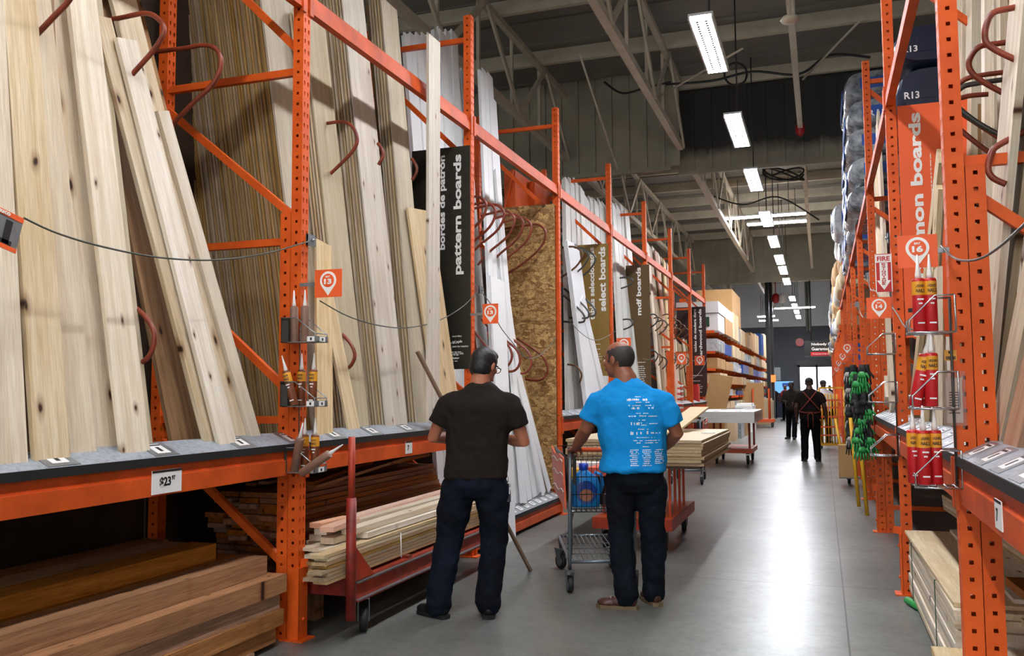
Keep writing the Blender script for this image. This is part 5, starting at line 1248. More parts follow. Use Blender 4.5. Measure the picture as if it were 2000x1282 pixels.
hs_ = shell(hc + hm @ V((0, -.010, .014)) * k, (.0805 * k, .101 * k, .096 * k), hcond, hm); hs_.build('hair', 'hair grey', r)
hs_ = shell(hc + hm @ V((0, -.008, .022)), (.082, .104, .097), lambda p: p.z >= .045 and abs(p.x) < .055 and p.y < .02 - 0 and p.y > -.085, hm); 
# collar seam and sleeve hems, white print on the back
print_ = MB(); rnd = random.Random(2)
def prow(z, x0, x1, h, dens=.8):
    x = x0
    while x < x1:
        w = rnd.uniform(.004, .012)
        if rnd.random() < dens: print_.box((x, -.4, z), (min(x + w, x1), -.3999, z + h * rnd.uniform(.6, 1)))
        x += w + .003
LAY = [(1.41, -.02, .05, .006), (1.385, -.06, -.035, .02), (1.388, -.03, .02, .012), (1.386, .03, .075, .015), (1.373, -.01, .09, .006), (1.352, -.05, .03, .006), (1.33, -.03, .02, .014), (1.352, .06, .12, .006), (1.333, .08, .115, .012),
       (1.30, .0, .08, .006), (1.28, -.05, -.0, .009), (1.282, .02, .07, .008), (1.28, .08, .14, .006), (1.255, .015, .06, .006), (1.225, -.035, -.01, .02), (1.225, .0, .022, .02), (1.235, .03, .07, .008), (1.222, .03, .07, .006), (1.232, .085, .14, .005),
       (1.195, .01, .08, .006), (1.16, -.04, -.01, .022), (1.16, .0, .012, .024), (1.165, .025, .05, .018), (1.165, .06, .08, .02), (1.168, .095, .115, .01), (1.168, .125, .155, .008), (1.14, .0, .12, .005), (1.12, -.04, .15, .006), (1.105, -.01, .14, .006), (1.08, .04, .08, .006)]
for z, a, b_, h in LAY: prow(z, a + .03, b_ + .03, h)
for c_ in (-.02, .065, .145):
    for i in range(9 if c_ < .14 else 8): prow(1.058 - i * .0125, c_ + rnd.uniform(0, .012), c_ + .065 - rnd.uniform(0, .015), .006, .9)
po = print_.build('back_print', 'label white', shirt)
sw = po.modifiers.new('wrap', 'SHRINKWRAP'); sw.target = shirt; sw.wrap_method = 'PROJECT'; sw.use_project_y = True; sw.use_positive_direction = True; sw.use_negative_direction = False; sw.offset = .0025
hem = MB()
# ------------------------------------------------------------------ shopping carts
def shopping_cart(loc, rz, label):
    r = empty('shopping_cart', loc, rz, label, 'cart')
    f = MB(); R_ = .013
    for s_ in (-1, 1):
        f.tube([(s_ * .23, -.05, 1.02), (s_ * .235, -.03, .6), (s_ * .235, .0, .25), (s_ * .235, .02, .17)], R_, 8)
        f.tube([(s_ * .235, .02, .22), (s_ * .235, .1, .24), (s_ * .225, .86, .27), (s_ * .21, .9, .17)], R_, 8)
        f.tube([(s_ * .215, .12, .25), (s_ * .215, .10, .5), (s_ * .21, .02, .58)], R_, 8); f.tube([(s_ * .235, -.03, .58), (s_ * .2, .8, .64)], R_ * .8, 8)
    f.tube([(-.235, .02, .22), (.235, .02, .22)], R_, 8).tube([(-.225, .86, .27), (.225, .86, .27)], R_, 8); f.build('frame', 'cart frame', r)
    t_ = MB()
    for i in range(12): x = -.21 + .42 * i / 11; t_.tube([(x, .02, .235), (x * .95, .86, .283)], .0035, 5)
    for y in (.2, .42, .64): t_.tube([(-.23, y, .245), (.23, y, .245)], .0045, 5)
    t_.build('lower_tray', 'cart frame', r)
    b = MB()
    def grid(p00, p10, p01, p11, nx, ny, rad=.0028):
        p00, p10, p01, p11 = map(V, (p00, p10, p01, p11))
        for i in range(nx + 1): u = i / nx; b.tube([p00.lerp(p10, u), p01.lerp(p11, u)], rad, 5)
        for j in range(ny + 1): u = j / ny; b.tube([p00.lerp(p01, u), p10.lerp(p11, u)], rad * 1.3, 5)
    grid((-.22, -.01, .58), (.22, -.01, .58), (-.225, -.04, .96), (.225, -.04, .96), 12, 3)
    grid((-.2, .8, .64), (.2, .8, .64), (-.23, .92, 1.0), (.23, .92, 1.0), 11, 4)
    grid((-.22, 0, .58), (-.2, .8, .64), (-.24, -.03, .96), (-.25, .92, 1.0), 18, 3)
    grid((.22, 0, .58), (.2, .8, .64), (.24, -.03, .96), (.25, .92, 1.0), 18, 3)
    grid((-.22, 0, .58), (.22, 0, .58), (-.2, .8, .64), (.2, .8, .64), 12, 8); b.build('basket', 'wire black', r)
    for s_ in (-1, 1):
        o_ = MB(); x = s_ * .255
        P_ = [(0.0, .60), (.82, .66), (.95, 1.0), (.6, .96), (.3, .98), (0.02, .97)]
        for dx in (0, s_ * .012):
            for y, z in P_: o_.v.append(V((x + dx + s_ * .03 * (z - .6), y, z)))
        q = len(P_); o_.face(range(q) if s_ < 0 else range(q - 1, -1, -1)); o_.face(range(2 * q - 1, q - 1, -1) if s_ < 0 else range(q, 2 * q))
        for i in range(q): o_.face((i, (i + 1) % q, q + (i + 1) % q, q + i))
        o_ = o_.build('side_panel', 'cart orange', r)
        st = MB()
        for z0 in (.72, .84, .94): st.tube([(x + s_ * (.013 + .03 * (z0 - .6)), .04 + .84 * i / 10, z0 - .02 * i / 10 + .012 * math.sin(i)) for i in range(11)], .004, 5)
        st.build('trim_line', 'label white', o_)
    MB().tube([(-.2, -.05, 1.03), (.2, -.05, 1.03)], .016, 12).build('handle', 'cart orange', r)
    MB().tube([(-.245, -.05, 1.03), (-.2, -.05, 1.03)], .02, 12).build('handle_end', 'black plastic', r); MB().tube([(.2, -.05, 1.03), (.245, -.05, 1.03)], .02, 12).build('handle_end', 'black plastic', r)
    MB().bar((-.2, -.045, .99), (-.2, -.03, .78), .02, .03).bar((.2, -.045, .99), (.2, -.03, .78), .02, .03).build('seat_bracket', 'black plastic', r)
    for x, y, st_ in ((-.235, .03, .1), (.235, .03, 0), (-.21, .9, .5), (.21, .9, .1)): caster(r, x, y, .062, st_, 'cart frame', .165)
    return r
sc = shopping_cart(corg, cz, 'shopping cart with an orange handle pushed by the blue-shirted man')
s2 = shopping_cart((-2.03, 13.9, 0), .05, 'empty shopping cart parked beyond the particleboard stack')
def inC(x, y, z): return corg + Matrix.Rotation(cz, 3, 'Z') @ V((x, y, z))
j = empty('detergent_jug', inC(-.1, .14, .60), cz, 'big blue detergent jug inside the near shopping cart', 'bottle')
MB().loft([(0, 0, 0, .1, .055), (0, 0, .02, .11, .062), (0, 0, .16, .112, .064), (0, 0, .22, .09, .055), (-.01, 0, .255, .045, .035), (-.01, 0, .27, .03, .03)], 24, 2.8).build('bottle_body', 'bottle blue', j)
MB().lathe([(.034, 0), (.036, .045), (.03, .05)], T((-.01, 0, .268)), 18).build('cap', 'cap blue', j)
MB().tube([(.07, 0, .25), (.12, 0, .235), (.13, 0, .16), (.11, 0, .09)], .014, 10).build('handle', 'bottle blue', j)
lb = MB(); lb.v += [V((.078 * math.cos(a), -.0685 + .006 * abs(math.cos(a)), .11 + .085 * math.sin(a))) for a in [i * PI / 12 for i in range(24)]]; lb.face(range(24)); lo = lb.build('label', 'bottle deep', j)
lb = MB(); lb.v += [V((.05 * math.cos(a), -.0705 + .004 * abs(math.cos(a)), .09 + .045 * math.sin(a))) for a in [i * PI / 10 for i in range(20)]]; lb.face(range(20)); lb.build('label_patch', 'skin tan', lo)
o = MB().cbox(inC(.1, .3, .85) - V((0, 0, 0)), (.24, .3, .06), None).build('red_box', 'box orange'); tag(o, 'flat orange-red carton lying on top of the goods in the near cart', 'box')
o = MB().cbox(inC(.12, .3, .71), (.2, .26, .21)).build('tool_box', 'box dark'); tag(o, 'dark brown carton below the orange one in the near cart', 'box')
o = MB().cbox(inC(-.13, .42, .73), (.12, .18, .25)).build('yellow_pack', 'pack yellow'); tag(o, 'yellow pack behind the blue jug in the near cart', 'pack')
o = MB().cbox(inC(-.02, .6, .76), (.2, .12, .26)).build('white_carton', 'pack white'); tag(o, 'white carton at the front of the near cart', 'box')
# ------------------------------------------------------------------ particleboard on its platform cart
pc = empty('platform_cart', (-1.66, 8.7, 0), 0, 'orange platform cart with upright bars under the particleboard stack', 'cart')
MB().box((-.36, -.74, .22), (.36, .72, .3)).build('deck', 'cart orange', pc)
MB().box((-.365, -.745, .2), (.365, -.735, .3)).box((.355, -.74, .2), (.365, .72, .3)).build('deck_rim', 'cart red', pc)
for s_ in (-1, 1):
    for y in (-.5, -.2, .08, .35): MB().bar((s_ * .31, y, .3), (s_ * .31, y, .755), .022, .03, (0, 1, 0)).build('upright_bar', 'cart orange' if s_ > 0 else 'cart red', pc)
for x, y in ((-.27, -.6), (.27, -.6), (-.27, .6), (.27, .6)): caster(pc, x, y, .085, .1, 'black plastic', .2)
tag(MB().box((-2.22, 7.95, .757), (-1.04, 10.2, .778)).build('plywood_sheet', 'dark plywood'), 'dark plywood sheet carrying the particleboard stack', 'board')
for i in range(8):
    z = .7785 + i * .0292; e = random.Random(i).uniform(-.015, .015)
    mb = MB(); mb.use('particleboard').box((-2.27 + e, 7.98 + e * .7, z), (-1.02 + e, 10.4 + e, z + .0255)); mb.use('particleboard top').quad((-2.27 + e, 7.98 + e * .7, z + .0258), (-1.02 + e, 7.98 + e * .7, z + .0258), (-1.02 + e, 10.4 + e, z + .0258), (-2.27 + e, 10.4 + e, z + .0258))
    tag(mb.build('particleboard_panel'), 'tan particleboard panel, %s from the bottom of the stack' % ordn(i + 1), 'board', 'particleboard stack')
tag(MB().box((-1.2, 9.3, 1.013), (-1.06, 9.4, 1.016)).build('paper_slip', 'label white'), 'small white slip lying on the particleboard stack', 'paper')
a = onX(1350, 830, -1.9); 
o = MB().box((-.11, 0, 0), (.11, 1.5, .02), T((-1.52, 9.1, 1.016)) @ Matrix.Rotation(-.1, 4, 'Z') @ Matrix.Rotation(.15, 4, 'X')).build('loose_board', 'cardboard pale'); tag(o, 'pale board sticking up askew over the end of the particleboard stack', 'board')
# white foam panels on a second cart
p2 = empty('platform_cart', (-1.72, 18.6, 0), 0, 'orange platform cart under the white foam panels further down the aisle', 'cart')
MB().box((-.4, -.7, .22), (.4, .7, .31)).build('deck', 'cart orange', p2)
for s_ in (-1, 1):
    for y in (-.6, .6): MB().bar((s_ * .34, y, .3), (s_ * .34, y, .83), .04, .04, (0, 1, 0)).build('upright_bar', 'cart red', p2)
MB().bar((-.34, -.6, .83), (.34, -.6, .83), .04, .03).bar((-.34, .6, .83), (.34, .6, .83), .04, .03).build('top_rail', 'cart red', p2)
for x, y in ((-.3, -.6), (.3, -.6), (-.3, .6), (.3, .6)): caster(p2, x, y, .09, .1, 'black plastic', .21)
for i in range(4):
    mb = MB(); mb.use('foil').box((-2.35, 16.9, .848 + i * .052), (-1.2, 19.3, .898 + i * .052)); mb.use('pack white').quad((-2.35, 16.9, .8985 + i * .052), (-1.2, 16.9, .8985 + i * .052), (-1.2, 19.3, .8985 + i * .052), (-2.35, 19.3, .8985 + i * .052))
    tag(mb.build('foam_panel'), 'white foam panel with foil edges, %s from the bottom on the second cart' % ordn(i + 1), 'panel', 'foam panels')
for i, (x, y, z) in enumerate(((-2.0, 17.4, 1.06), (-1.6, 17.5, 1.06), (-1.5, 18.6, 1.06), (-2.0, 18.8, 1.06))): tag(MB().box((x, y, z - .006), (x + .12, y + .03, z - .001)).build('price_slip', 'ink'), 'small dark print mark on the top foam panel, %s' % ordn(i + 1), 'mark', 'marks on the foam panel')
# panel cart far down the aisle
p3 = empty('panel_cart', (-2.6, 36.5, 0), 0, 'far orange panel cart with a large brown board standing on it', 'cart')
MB().box((-.8, -.5, .2), (.8, .5, .32)).build('deck', 'cart orange', p3)
for x in (-.6, 0, .6): MB().tube([(x, -.3, .3), (x, -.3, 1.5), (x, .3, 1.5), (x, .3, .3)], .035, 6).build('hoop_bar', 'cart orange', p3)
for x, y in ((-.7, -.4), (.7, -.4), (-.7, .4), (.7, .4)): caster(p3, x, y, .09, 0, 'black plastic', .19)
o = MB().box((-3.2, 36.42, .33), (-2.2, 36.46, 1.75)).build('brown_sheet', 'cardboard'); tag(o, 'large brown sheet standing on the far panel cart', 'panel')
# ------------------------------------------------------------------ far left cantilever rack with packs
ck = empty('cantilever_rack', (-3.9, 38, 0), 0, 'far cantilever rack with orange arms beyond the last left upright', 'rack')
lv = [3.2, 2.6, 2.1, 1.66, 1.28, .85]
for i in range(11):
    y = -12 + i * 2.4; MB().box((-.35, y - .06, 0), (-.15, y + .06, 4.4)).build('column', 'steel orange', ck)
for z in lv:
    a_ = MB()
    for i in range(22): a_.bar((-.2, -12 + i * 1.2, z - .04), (1.0, -12 + i * 1.2, z - .04), .07, .08)
    a_.build('arm_row', 'steel orange', ck)['kind'] = 'stuff'
rnd = random.Random(21); GP = 'packs on the far left cantilever rack'; kinds = ['cardboard', 'cardboard pale', 'plastic wrap', 'cardboard pale', 'plastic wrap', 'cardboard pale', 'plastic wrap', 'cardboard', 'cardboard pale', 'pack blue']
cnt = 0
for li, z in enumerate(lv):
    y = 26.1; hmax = (1.3 if li == 0 else (lv[li - 1] - z - .12)); first = True; idx = 0
    while y < 50:
        L_ = rnd.uniform(1.6, 3.2); h = hmax * rnd.uniform(.6, .95) if li else rnd.uniform(.5, 1.3)
        m_ = 'pack white' if (li == 0 and first) else rnd.choice(kinds); w = rnd.uniform(.0, .12); idx += 1
        if li == 0 and first: h = .5
        mb = MB(); mb.use(m_); x0, x1 = -4.1, -2.88 + w - (.1 if li > 3 else 0)
        mb.box((x0, y, z), (x1, y + L_ - .06, z + h))
        if m_ == 'plastic wrap': 
            for q in range(5): mb.box((x1, y + .1 + q * L_ / 6, z + .02), (x1 + .05 * rnd.random(), y + .25 + q * L_ / 6, z + h * rnd.uniform(.5, .9)))
        elif m_.startswith('cardboard'): mb.use('cardboard').box((x0, y + L_ * .4, z + h), (x1 + .004, y + L_ * .44, z + h + .004)); mb.box((x1, y + L_ * .4, z), (x1 + .004, y + L_ * .44, z + h))
        tag(mb.build('pack'), '%s on the far left rack, level %s down, %s from this end' % ({'cardboard': 'brown carton', 'cardboard pale': 'pale tan carton', 'plastic wrap': 'wrapped pack', 'pack white': 'white pack', 'pack blue': 'blue pack'}[m_], ordn(li + 1), ordn(idx)), 'pack', GP)
        y += L_; first = False
a = tag(MB().box((-4.0, 26.05, 3.72), (-2.78, 30.5, 4.05)).build('pack', 'pack white'), 'long white pack lying on top of the first white one at the far left rack', 'pack', GP)
o = MB().box((-3.95, 26.06, 3.32), (-3.05, 26.095, 3.6)).build('green_end_label', 'pack green'); tag(o, 'dark green end panel of the white pack at the end of the left rack', 'label')
tag(MB().box((-4.0, 30.6, 3.75), (-2.8, 33.8, 4.9)).build('tall_carton', 'cardboard'), 'tall brown carton towering over the white packs on the far left rack', 'box', GP)
# clutter below: red and blue goods, tipped cartons
for i, (x, y, z, sx, sy, sz, m_, lab) in enumerate([(-3.35, 24.9, 0, .5, .5, 1.45, 'pack red', 'red display box at the end of the left rack'), (-2.9, 25.6, 0, .6, .6, .75, 'cardboard', 'brown carton on the floor at the end of the left rack'), (-2.7, 26.6, 0, .6, .9, .8, 'cardboard pale', 'pale carton on the floor behind the brown one'), (-2.6, 28.2, 0, .5, 1.2, .9, 'dark wrap', 'dark wrapped bundle in front of the far rack'), (-2.6, 30.0, 0, .5, 1.4, .7, 'cardboard', 'brown carton in front of the far rack'), (-3.1, 22.9, 1.12, .25, .25, .5, 'pack red', 'red bag hanging in the last bay of the left rack'), (-2.6, 32.5, 0, .6, 1.5, 1.0, 'pack white', 'white carton in front of the far rack'), (-2.4, 40, 0, .7, 2, 1.1, 'cardboard pale', 'pale carton further along the far rack'), (-2.3, 50, 0, .8, 2, 1.3, 'pack navy', 'dark blue carton near the far end of the left rack')]):
    tag(MB().box((x - sx / 2, y - sy / 2, z), (x + sx / 2, y + sy / 2, z + sz * .92)).box((x - sx * .42, y - sy * .42, z + sz * .92), (x + sx * .42, y + sy * .42, z + sz)).build('carton', m_), lab, 'box')
o = MB().box((-.3, -.02, 0), (.3, .02, 1.0), T((-2.75, 24.2, .9)) @ Matrix.Rotation(.2, 4, 'Y') @ Matrix.Rotation(-.2, 4, 'X')).build('upright_board', 'cardboard'); tag(o, 'brown board standing tilted over the clutter at the end of the left rack', 'board')
# stacked tubes display at the sixth upright
for i in range(9):
    p = onX(1329, 752 + i * 5.4, -2.9); tag(MB().box((p.x - .05, p.y - .12, p.z - .035), (p.x + .05, p.y + .12, p.z)).box((p.x + .05, p.y - .1, p.z - .028), (p.x + .052, p.y + .1, p.z - .01)).build('tube_pack', 'pack red' if i % 2 else 'pack white'), 'pack in the red and white column beside the uprights, %s down' % ordn(i + 1), 'pack', 'packs at the sixth left upright')
# ------------------------------------------------------------------ right overhead goods
GI = 'insulation bundles on top of the right rack'
def bundle(x0, x1, y0, y1, z0, z1, m, label, bands='pack blue', txt=None):
    r = empty('insulation_bundle', ((x0 + x1) / 2, (y0 + y1) / 2, z0), 0, label, 'bundle', GI)
    w, l_, h = (x1 - x0) / 2, (y1 - y0) / 2, z1 - z0
    mb = MB(); n_ = 7
    for i in range(n_ + 1):
        y = -l_ + 2 * l_ * i / n_; q = .86 if i in (0, n_) else 1 - .03 * (i % 2); k_ = 16
        for jx in range(k_):
            a = 2 * PI * jx / k_; c_, s_ = math.cos(a), math.sin(a); mb.v.append(V((w * q * math.copysign(abs(c_) ** .6, c_), y, h / 2 + h / 2 * q * math.copysign(abs(s_) ** .6, s_))))
    for i in range(n_):
        for jx in range(16): a = i * 16 + jx; b_ = i * 16 + (jx + 1) % 16; mb.face((a, a + 16, b_ + 16, b_), True)
    mb.face(range(16)); mb.face(range(n_ * 16 + 15, n_ * 16 - 1, -1)); mb.build('wrapped_body', m, r)
    if bands: MB().box((-w * 1.01, -l_ * .5, h * .25), (-w * .985, l_ * .5, h * .75)).box((-w * .5, -l_ * 1.005, h * .3), (w * .5, -l_ * .99, h * .7)).build('printed_panel', bands, r)
    if txt: text(txt, 'label white', r, 'lettering', (-w * .8 if m == 'pack navy' else -w * .35, -l_ * 1.01, h * .3), (1, 0, 0), (0, 0, 1), w * (.3 if m == 'pack navy' else .6), h * (.15 if m == 'pack navy' else .22), .02)
    return r
for i in range(5): bundle(.36 + .02 * (i % 2), 1.15, 11.6, 13.6, 3.66 + i * .36, 4.0 + i * .36, 'dark wrap', 'grey insulation bundle in the tall pile above the right rack, %s from the bottom' % ordn(i + 1), txt='R13' if i == 3 else None)
for i in range(4): bundle(.42, 1.2, 14.4, 16.4, 3.66 + i * .36, 4.0 + i * .36, 'dark wrap', 'grey insulation bundle in the second pile above the right rack, %s from the bottom' % ordn(i + 1))
bundle(.26, .95, 17.2, 18.6, 4.3, 4.95, 'plastic wrap', 'overhanging insulation bag marked R13 above the right rack', txt='R13')
for i in range(2): bundle(.45, 1.1, 17.0, 19, 3.66 + i * .34, 3.98 + i * .34, 'dark wrap', 'grey bundle below the overhanging R13 bag, %s from the bottom' % ordn(i + 1))
for i in range(2):
    bundle(.62 + .78 * i, 1.36 + .78 * i, 7.6, 9.0, 3.66, 4.05, 'pack navy', 'dark navy bundle marked R13 behind the common boards banner, %s' % ('left' if i == 0 else 'right'), 'pack navy', 'R13')
    bundle(.62 + .78 * i, 1.36 + .78 * i, 7.6, 9.0, 4.06, 4.4, 'pack navy', 'upper dark navy bundle behind the common boards banner, %s' % ('left' if i == 0 else 'right'), 'pack navy', 'R13')
y = 20; idx = 0
while y < 48:
    L_ = rnd.uniform(1.4, 2.6)
    for j_ in range(rnd.choice((2, 3, 3))):
        idx += 1; m_ = rnd.choice(['plastic wrap', 'cardboard pale', 'pack white', 'cardboard', 'dark wrap'])
        bundle(.42 + rnd.uniform(-.08, .05), 1.3, y, y + L_ - .1, 3.66 + j_ * .62 - (0 if y < 25 else .5), 4.26 + j_ * .62 - (0 if y < 25 else .5), m_, 'far pack above the right rack, number %s along the aisle' % ordn(idx), 'pack blue' if m_ == 'plastic wrap' else None)
    y += L_
tg = empty('cantilever_rack', (1.0, 37, 0), 0, 'far orange storage rack on the right beyond the last punched upright', 'rack')
for i in range(10): MB().box((-.5, -11 + i * 2.6, 0), (-.38, -10.9 + i * 2.6, 4.2)).build('column', 'steel orange', tg)
for z in (1.1, 2.2, 3.1): MB().box((-.5, -11, z - .06), (.5, 14, z)).build('shelf_level', 'beam orange', tg)
idx = 0
for li, z in enumerate((0.02, 1.1, 2.2)):
    y = 26.2
    while y < 50:
        L_ = rnd.uniform(1.2, 2.4); idx += 1; m_ = rnd.choice(['plastic wrap', 'cardboard pale', 'pack white', 'cardboard', 'pack red', 'pack blue', 'dark wrap'])
        tag(MB().box((.52 + rnd.uniform(0, .1), y, z), (1.4, y + L_ - .08, z + rnd.uniform(.5, .8))).build('carton', m_), 'carton on the far right rack, level %s up, number %s' % (ordn(li + 1), ordn(idx)), 'box', 'cartons on the far right rack')
        y += L_
# yellow rolling ladder frame, orange bin, hand truck
ld = empty('ladder_cart', (.2, 23.1, 0), 0, 'yellow frame cart with orange rungs standing at the right of the far aisle', 'cart')
for x in (-.28, .3):
    for y in (-.25, .25): MB().tube([(x, y, .1), (x, y, 1.5)], .025, 8).build('post', 'ladder yellow', ld)
for z in (.12, 1.5): MB().bar((-.28, -.25, z), (.3, -.25, z), .04, .04).bar((-.28, .25, z), (.3, .25, z), .04, .04).build('rail', 'ladder yellow', ld)
for z in (.35, .55, .8, 1.02, 1.2): MB().bar((-.28, -.25, z), (.3, -.25, z), .04, .035).build('rung', 'cart orange', ld)
for x in (-.25, .27): caster(ld, x, 0, .05, 0, 'black plastic', .12)
for i in range(6): tag(MB().tube([(-.02 + .07 * i, 23.3, .12), (-.02 + .07 * i, 23.35, 1.35)], .018, 6).build('pole', 'ladder yellow'), 'yellow pole standing in the ladder cart, %s from the left' % ordn(i + 1), 'pole', 'poles in the ladder cart')
bn = empty('orange_cabinet', (.62, 24.9, 0), 0, 'orange cabinet with yellow panels beside the ladder cart', 'cabinet')
MB().box((-.16, -.3, 0), (.3, .3, 1.45)).build('body', 'box orange', bn)
for z in (.75, 1.1): MB().box((-.1, -.31, z), (.04, -.3, z + .28)).build('yellow_panel', 'ladder yellow', bn)
ht = empty('hand_truck', (.3, 14.6, 0), 0, 'yellow-framed hand truck with brown cartons leaning at the right rack', 'hand truck')
MB().tube([(0, 0, .12), (-.12, .1, 1.0)], .02, 8).tube([(.15, 0, .12), (.05, .1, 1.0)], .02, 8).build('frame', 'ladder yellow', ht); MB().box((-.1, -.15, .1), (.2, 0, .13)).build('toe_plate', 'galvanised', ht)
caster(ht, .05, .1, .08, 0, 'black plastic', .15)
tag(MB().box((.2, 14.2, .14), (.44, 14.45, .62)).build('carton', 'cardboard'), 'brown carton on the hand truck at the right rack', 'box')
for i, x in enumerate((.44, .38)): tag(MB().tube([(x, 10.9 + i * .8, .02), (x - .06, 11.0 + i * .8, 1.1)], .022, 8).build('yellow_pole', 'ladder yellow'), 'yellow pole leaning by the green gloves, %s' % ('near' if i == 0 else 'far'), 'pole', 'yellow poles')
# ------------------------------------------------------------------ far people
def far_person(px, py, rz, label, s, shirt, pants, cap=True, **kw):
    P = dict(skin='skin dark', hairm='hair black', shirt=shirt, pants=pants, shoe='shoe black', vox=.011, cvox=.014, girth=1.1, lw=1.05, hip=(0, 0, .93), neck=(0, .02, 1.5), head=(0, .04, 1.64), fold=.015,
        torso=[(0, 0, .88, .22, .15), (0, 0, 1.0, .215, .15), (0, 0, 1.2, .22, .15), (0, -.005, 1.35, .235, .145), (0, -.01, 1.43, .215, .12), (0, 0, 1.49, .13, .09), (0, 0, 1.53, .07, .065)],
        armL=((-.2, 0, 1.43), (-.27, -.02, 1.14), (-.27, .12, .92)), armR=((.2, 0, 1.43), (.29, -.02, 1.14), (.33, .08, .88)), handL=((0, .4, -.9), (1, 0, 0), (0, 1, .2), .35), handR=((.05, .3, -.9), (-1, 0, 0), (0, 1, .2), .3),
        legL=((-.1, 0, .86), (-.12, .03, .5), (-.13, -.02, .1)), legR=((.1, 0, .86), (.11, .02, .5), (.13, .02, .1)), toeL=(-.2, 1, 0), toeR=(.2, 1, 0))
    P.update(kw); g = onZ(px, py)
    r, hc, hm, k, sh, tr = person('person', g, rz, label, P)
    if s != 1: r.scale = (s, s, s)
    if cap:
        c_ = MB(); c_.ell(hc + hm @ V((0, -.008, .04)), (.085, .104, .08), hm, 20, 14); co_ = link(remesh(c_, .008, 3, name='cap'), 'cap', 'glove black', r)
        MB().loft([(0, 0, 0, .06, .05), (0, 0, .008, .06, .05)], 16).build('x', 'glove black', r) if False else None
        b_ = MB(); b_.ell(hc + hm @ V((0, .12 * kw.get('brim', 1), .03)), (.06, .05, .008), hm, 14, 8); b_.build('cap_brim', 'glove black', co_)
    return r, sh
ap, sh = far_person(1585, 902, .05, 'man in a black cap and dark shirt with a crossed rust apron strap, walking away', .97, 'shirt rust', 'trouser black', True)
st = MB()
for sx in (-1, 1): st.tube([(sx * .14, -.02, 1.47), (sx * .1, -.13, 1.42), (0, -.165, 1.3), (-sx * .15, -.162, 1.12), (-sx * .215, -.1, 1.05)], .012, 6)
st.tube([(-.2, -.12, 1.04), (-.1, -.165, 1.02), (.0, -.17, 1.03), (.1, -.165, 1.02), (.2, -.12, 1.04)], .01, 6)
for sx in (-1, 1): st.tube([(0, -.175, 1.03), (sx * .05, -.18, .98), (sx * .05, -.175, .72)], .01, 6)
st.build('apron_straps', 'apron strap', ap)
far_person(1549, 858, PI - .25, 'man in black cap and jacket facing the camera down the aisle', .97, 'shirt black', 'trouser black', True, long=True, armL=((-.2, 0, 1.43), (-.27, .05, 1.15), (-.1, .22, 1.15)), armR=((.2, 0, 1.43), (.27, .05, 1.15), (.12, .22, 1.12)), legL=((-.1, 0, .86), (-.1, .12, .5), (-.1, .2, .1)), top='jacket')
far_person(1610, 866, PI + .5, 'man in a white T-shirt and dark cap behind the apron-wearing man', .98, 'shirt white', 'trouser black', True)
for i, (px, py, m_) in enumerate(((1510, 822, 'shirt black'), (1536, 826, 'pack red'), (1623, 822, 'shirt black'), (1645, 824, 'pack navy'))):
    far_person(px, py - 4, [0, 2.5, .5, 3][i], ['tiny distant shopper left of the far panel cart', 'tiny distant shopper in red near the blue display', 'tiny distant shopper at the exit doors', 'tiny distant shopper right of the exit doors'][i], .97, m_, 'trouser black', False, vox=.02, cvox=.025)
# ------------------------------------------------------------------ things at the far wall
Ys = 49.0
def wallbox(x0, y0, x1, y1, Y, m, name, label, cat, th=.1, parent=None):
    a = onY(x0, y1, Y); b = onY(x1, y0, Y); return a, b
a, b = wallbox(1572, 665, 1640, 697, Ys, None, None, None, None)
r = empty('hanging_sign', ((a.x + b.x) / 2, Ys, a.z), 0, 'black hanging sign reading Nobody Beats Guaranteed over the far exit', 'sign')
w = (b.x - a.x) / 2; h = b.z - a.z
MB().box((-w, -.1, 0), (w, .1, h)).build('sign_body', 'ink', r); MB().box((-w + .3, -.105, .03), (w, -.1, h * .28)).build('red_band', 'sign red', r)
MB().tube([(-w * .6, 0, h), (-w * .6, 0, CZ - a.z)], .03, 6).tube([(w * .6, 0, h), (w * .6, 0, CZ - a.z)], .03, 6).build('hanger', 'black plastic', r)
text('Nobody Beats', 'sign white', r, 'lettering', (-w + .35, -.11, h * .66), (1, 0, 0), (0, 0, 1), w * 1.5, h * .2, .02); text('Guaranteed.', 'sign white', r, 'lettering', (-w + .35, -.11, h * .38), (1, 0, 0), (0, 0, 1), w * 1.15, h * .2, .02)
text('If anyone tries to go below', 'sign white', r, 'lettering', (-w + .4, -.11, h * .1), (1, 0, 0), (0, 0, 1), w * 1.5, h * .1, .01)
a, b = wallbox(1514, 745, 1549, 768, 52, None, None, None, None); r = empty('blue_display', ((a.x + b.x) / 2, 52, a.z), 0, 'blue and white backlit display near the left of the far wall', 'display')
w = (b.x - a.x) / 2; h = b.z - a.z; MB().box((-w, -.05, 0), (w, .05, h)).build('screen', 'screen blue', r); MB().box((-w * .2, -.06, h * .55), (w * .6, -.05, h * .85)).build('blue_panel', 'pack blue', r); MB().box((-.05, -.05, -a.z), (.05, .05, 0)).build('stand', 'black plastic', r)
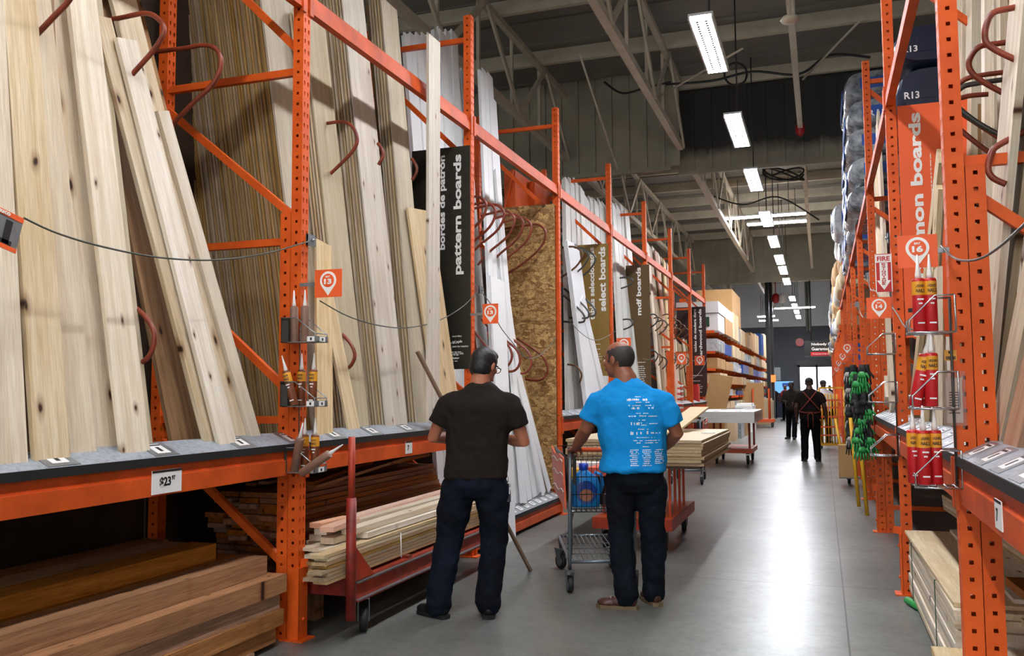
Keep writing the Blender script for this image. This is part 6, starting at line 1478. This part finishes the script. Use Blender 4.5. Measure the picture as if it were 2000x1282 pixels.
for i, (px, Y) in enumerate(((1502, 44), (1509, 46))):
    p = onY(px, 750, Y); tag(MB().box((p.x - .09, Y, 0), (p.x + .09, Y + .18, CZ)).build('column', 'black plastic'), 'black steel building column far down the aisle, %s of the pair' % ('left' if i == 0 else 'right'), 'column', 'far columns')
p = onY(1510, 733, 45.9); tag(MB().box((p.x - .12, 45.8, p.z - .35), (p.x + .12, 45.86, p.z)).build('lit_marker', 'sign lamp'), 'small glowing orange marker on the far black column', 'sign')
p = onY(1562, 669, 55.9); tag(MB().lathe([(.25, 0), (.25, .08)], T((p.x, 55.95, p.z)) @ Matrix.Rotation(PI / 2, 4, 'X')).build('fire_bell', 'red lamp'), 'round dark red bell on the far white wall', 'bell')
p = onY(1518, 731, 55.9); tag(MB().box((p.x - .25, 55.8, p.z - .4), (p.x + .2, 56, p.z + .4)).build('wall_box', 'galvanised'), 'grey electrical box on the far wall', 'box')
for px in (1575, 1580):
    p = onY(px, 600, 55.8); tag(MB().tube([(p.x, 55.9, 5.0), (p.x, 55.9, CZ)], .07, 8).build('wall_conduit', 'wall side'), 'vertical conduit on the far wall, %s' % ('left' if px == 1575 else 'right'), 'pipe', 'wall conduits')
for px, m_ in ((1515, 'red lamp'), (1528, 'label white')):
    p = onY(px, 583, 44); tag(MB().ell(p, (.2, .2, .25)).tube([p, (p.x, p.y, CZ)], .02, 6).build('hanging_ornament', m_), 'small %s hanging shape under the far roof' % ('red' if px == 1515 else 'white'), 'lamp', 'shapes under the far roof')
# red crates seen over the OSB panel
for i, (x0, y0, x1, y1, Y) in enumerate(((985, 332, 1006, 410, 11.6), (1020, 355, 1044, 412, 12.2))):
    a = onY(x0, y1, Y); b = onY(x1, y0, Y); tag(MB().box((a.x, Y, a.z), (b.x, Y + .8, b.z)).bar((a.x + .02, Y - .03, a.z), (b.x - .02, Y - .03, b.z), .05, .03).bar((a.x, Y - .02, a.z), (a.x, Y - .02, 0), .05, .05).bar((b.x, Y - .02, a.z), (b.x, Y - .02, 0), .05, .05).build('orange_crate', 'beam orange'), 'orange-red steel crate showing above the flake-board panel, %s' % ('left' if i == 0 else 'right'), 'crate', 'crates above the panel')
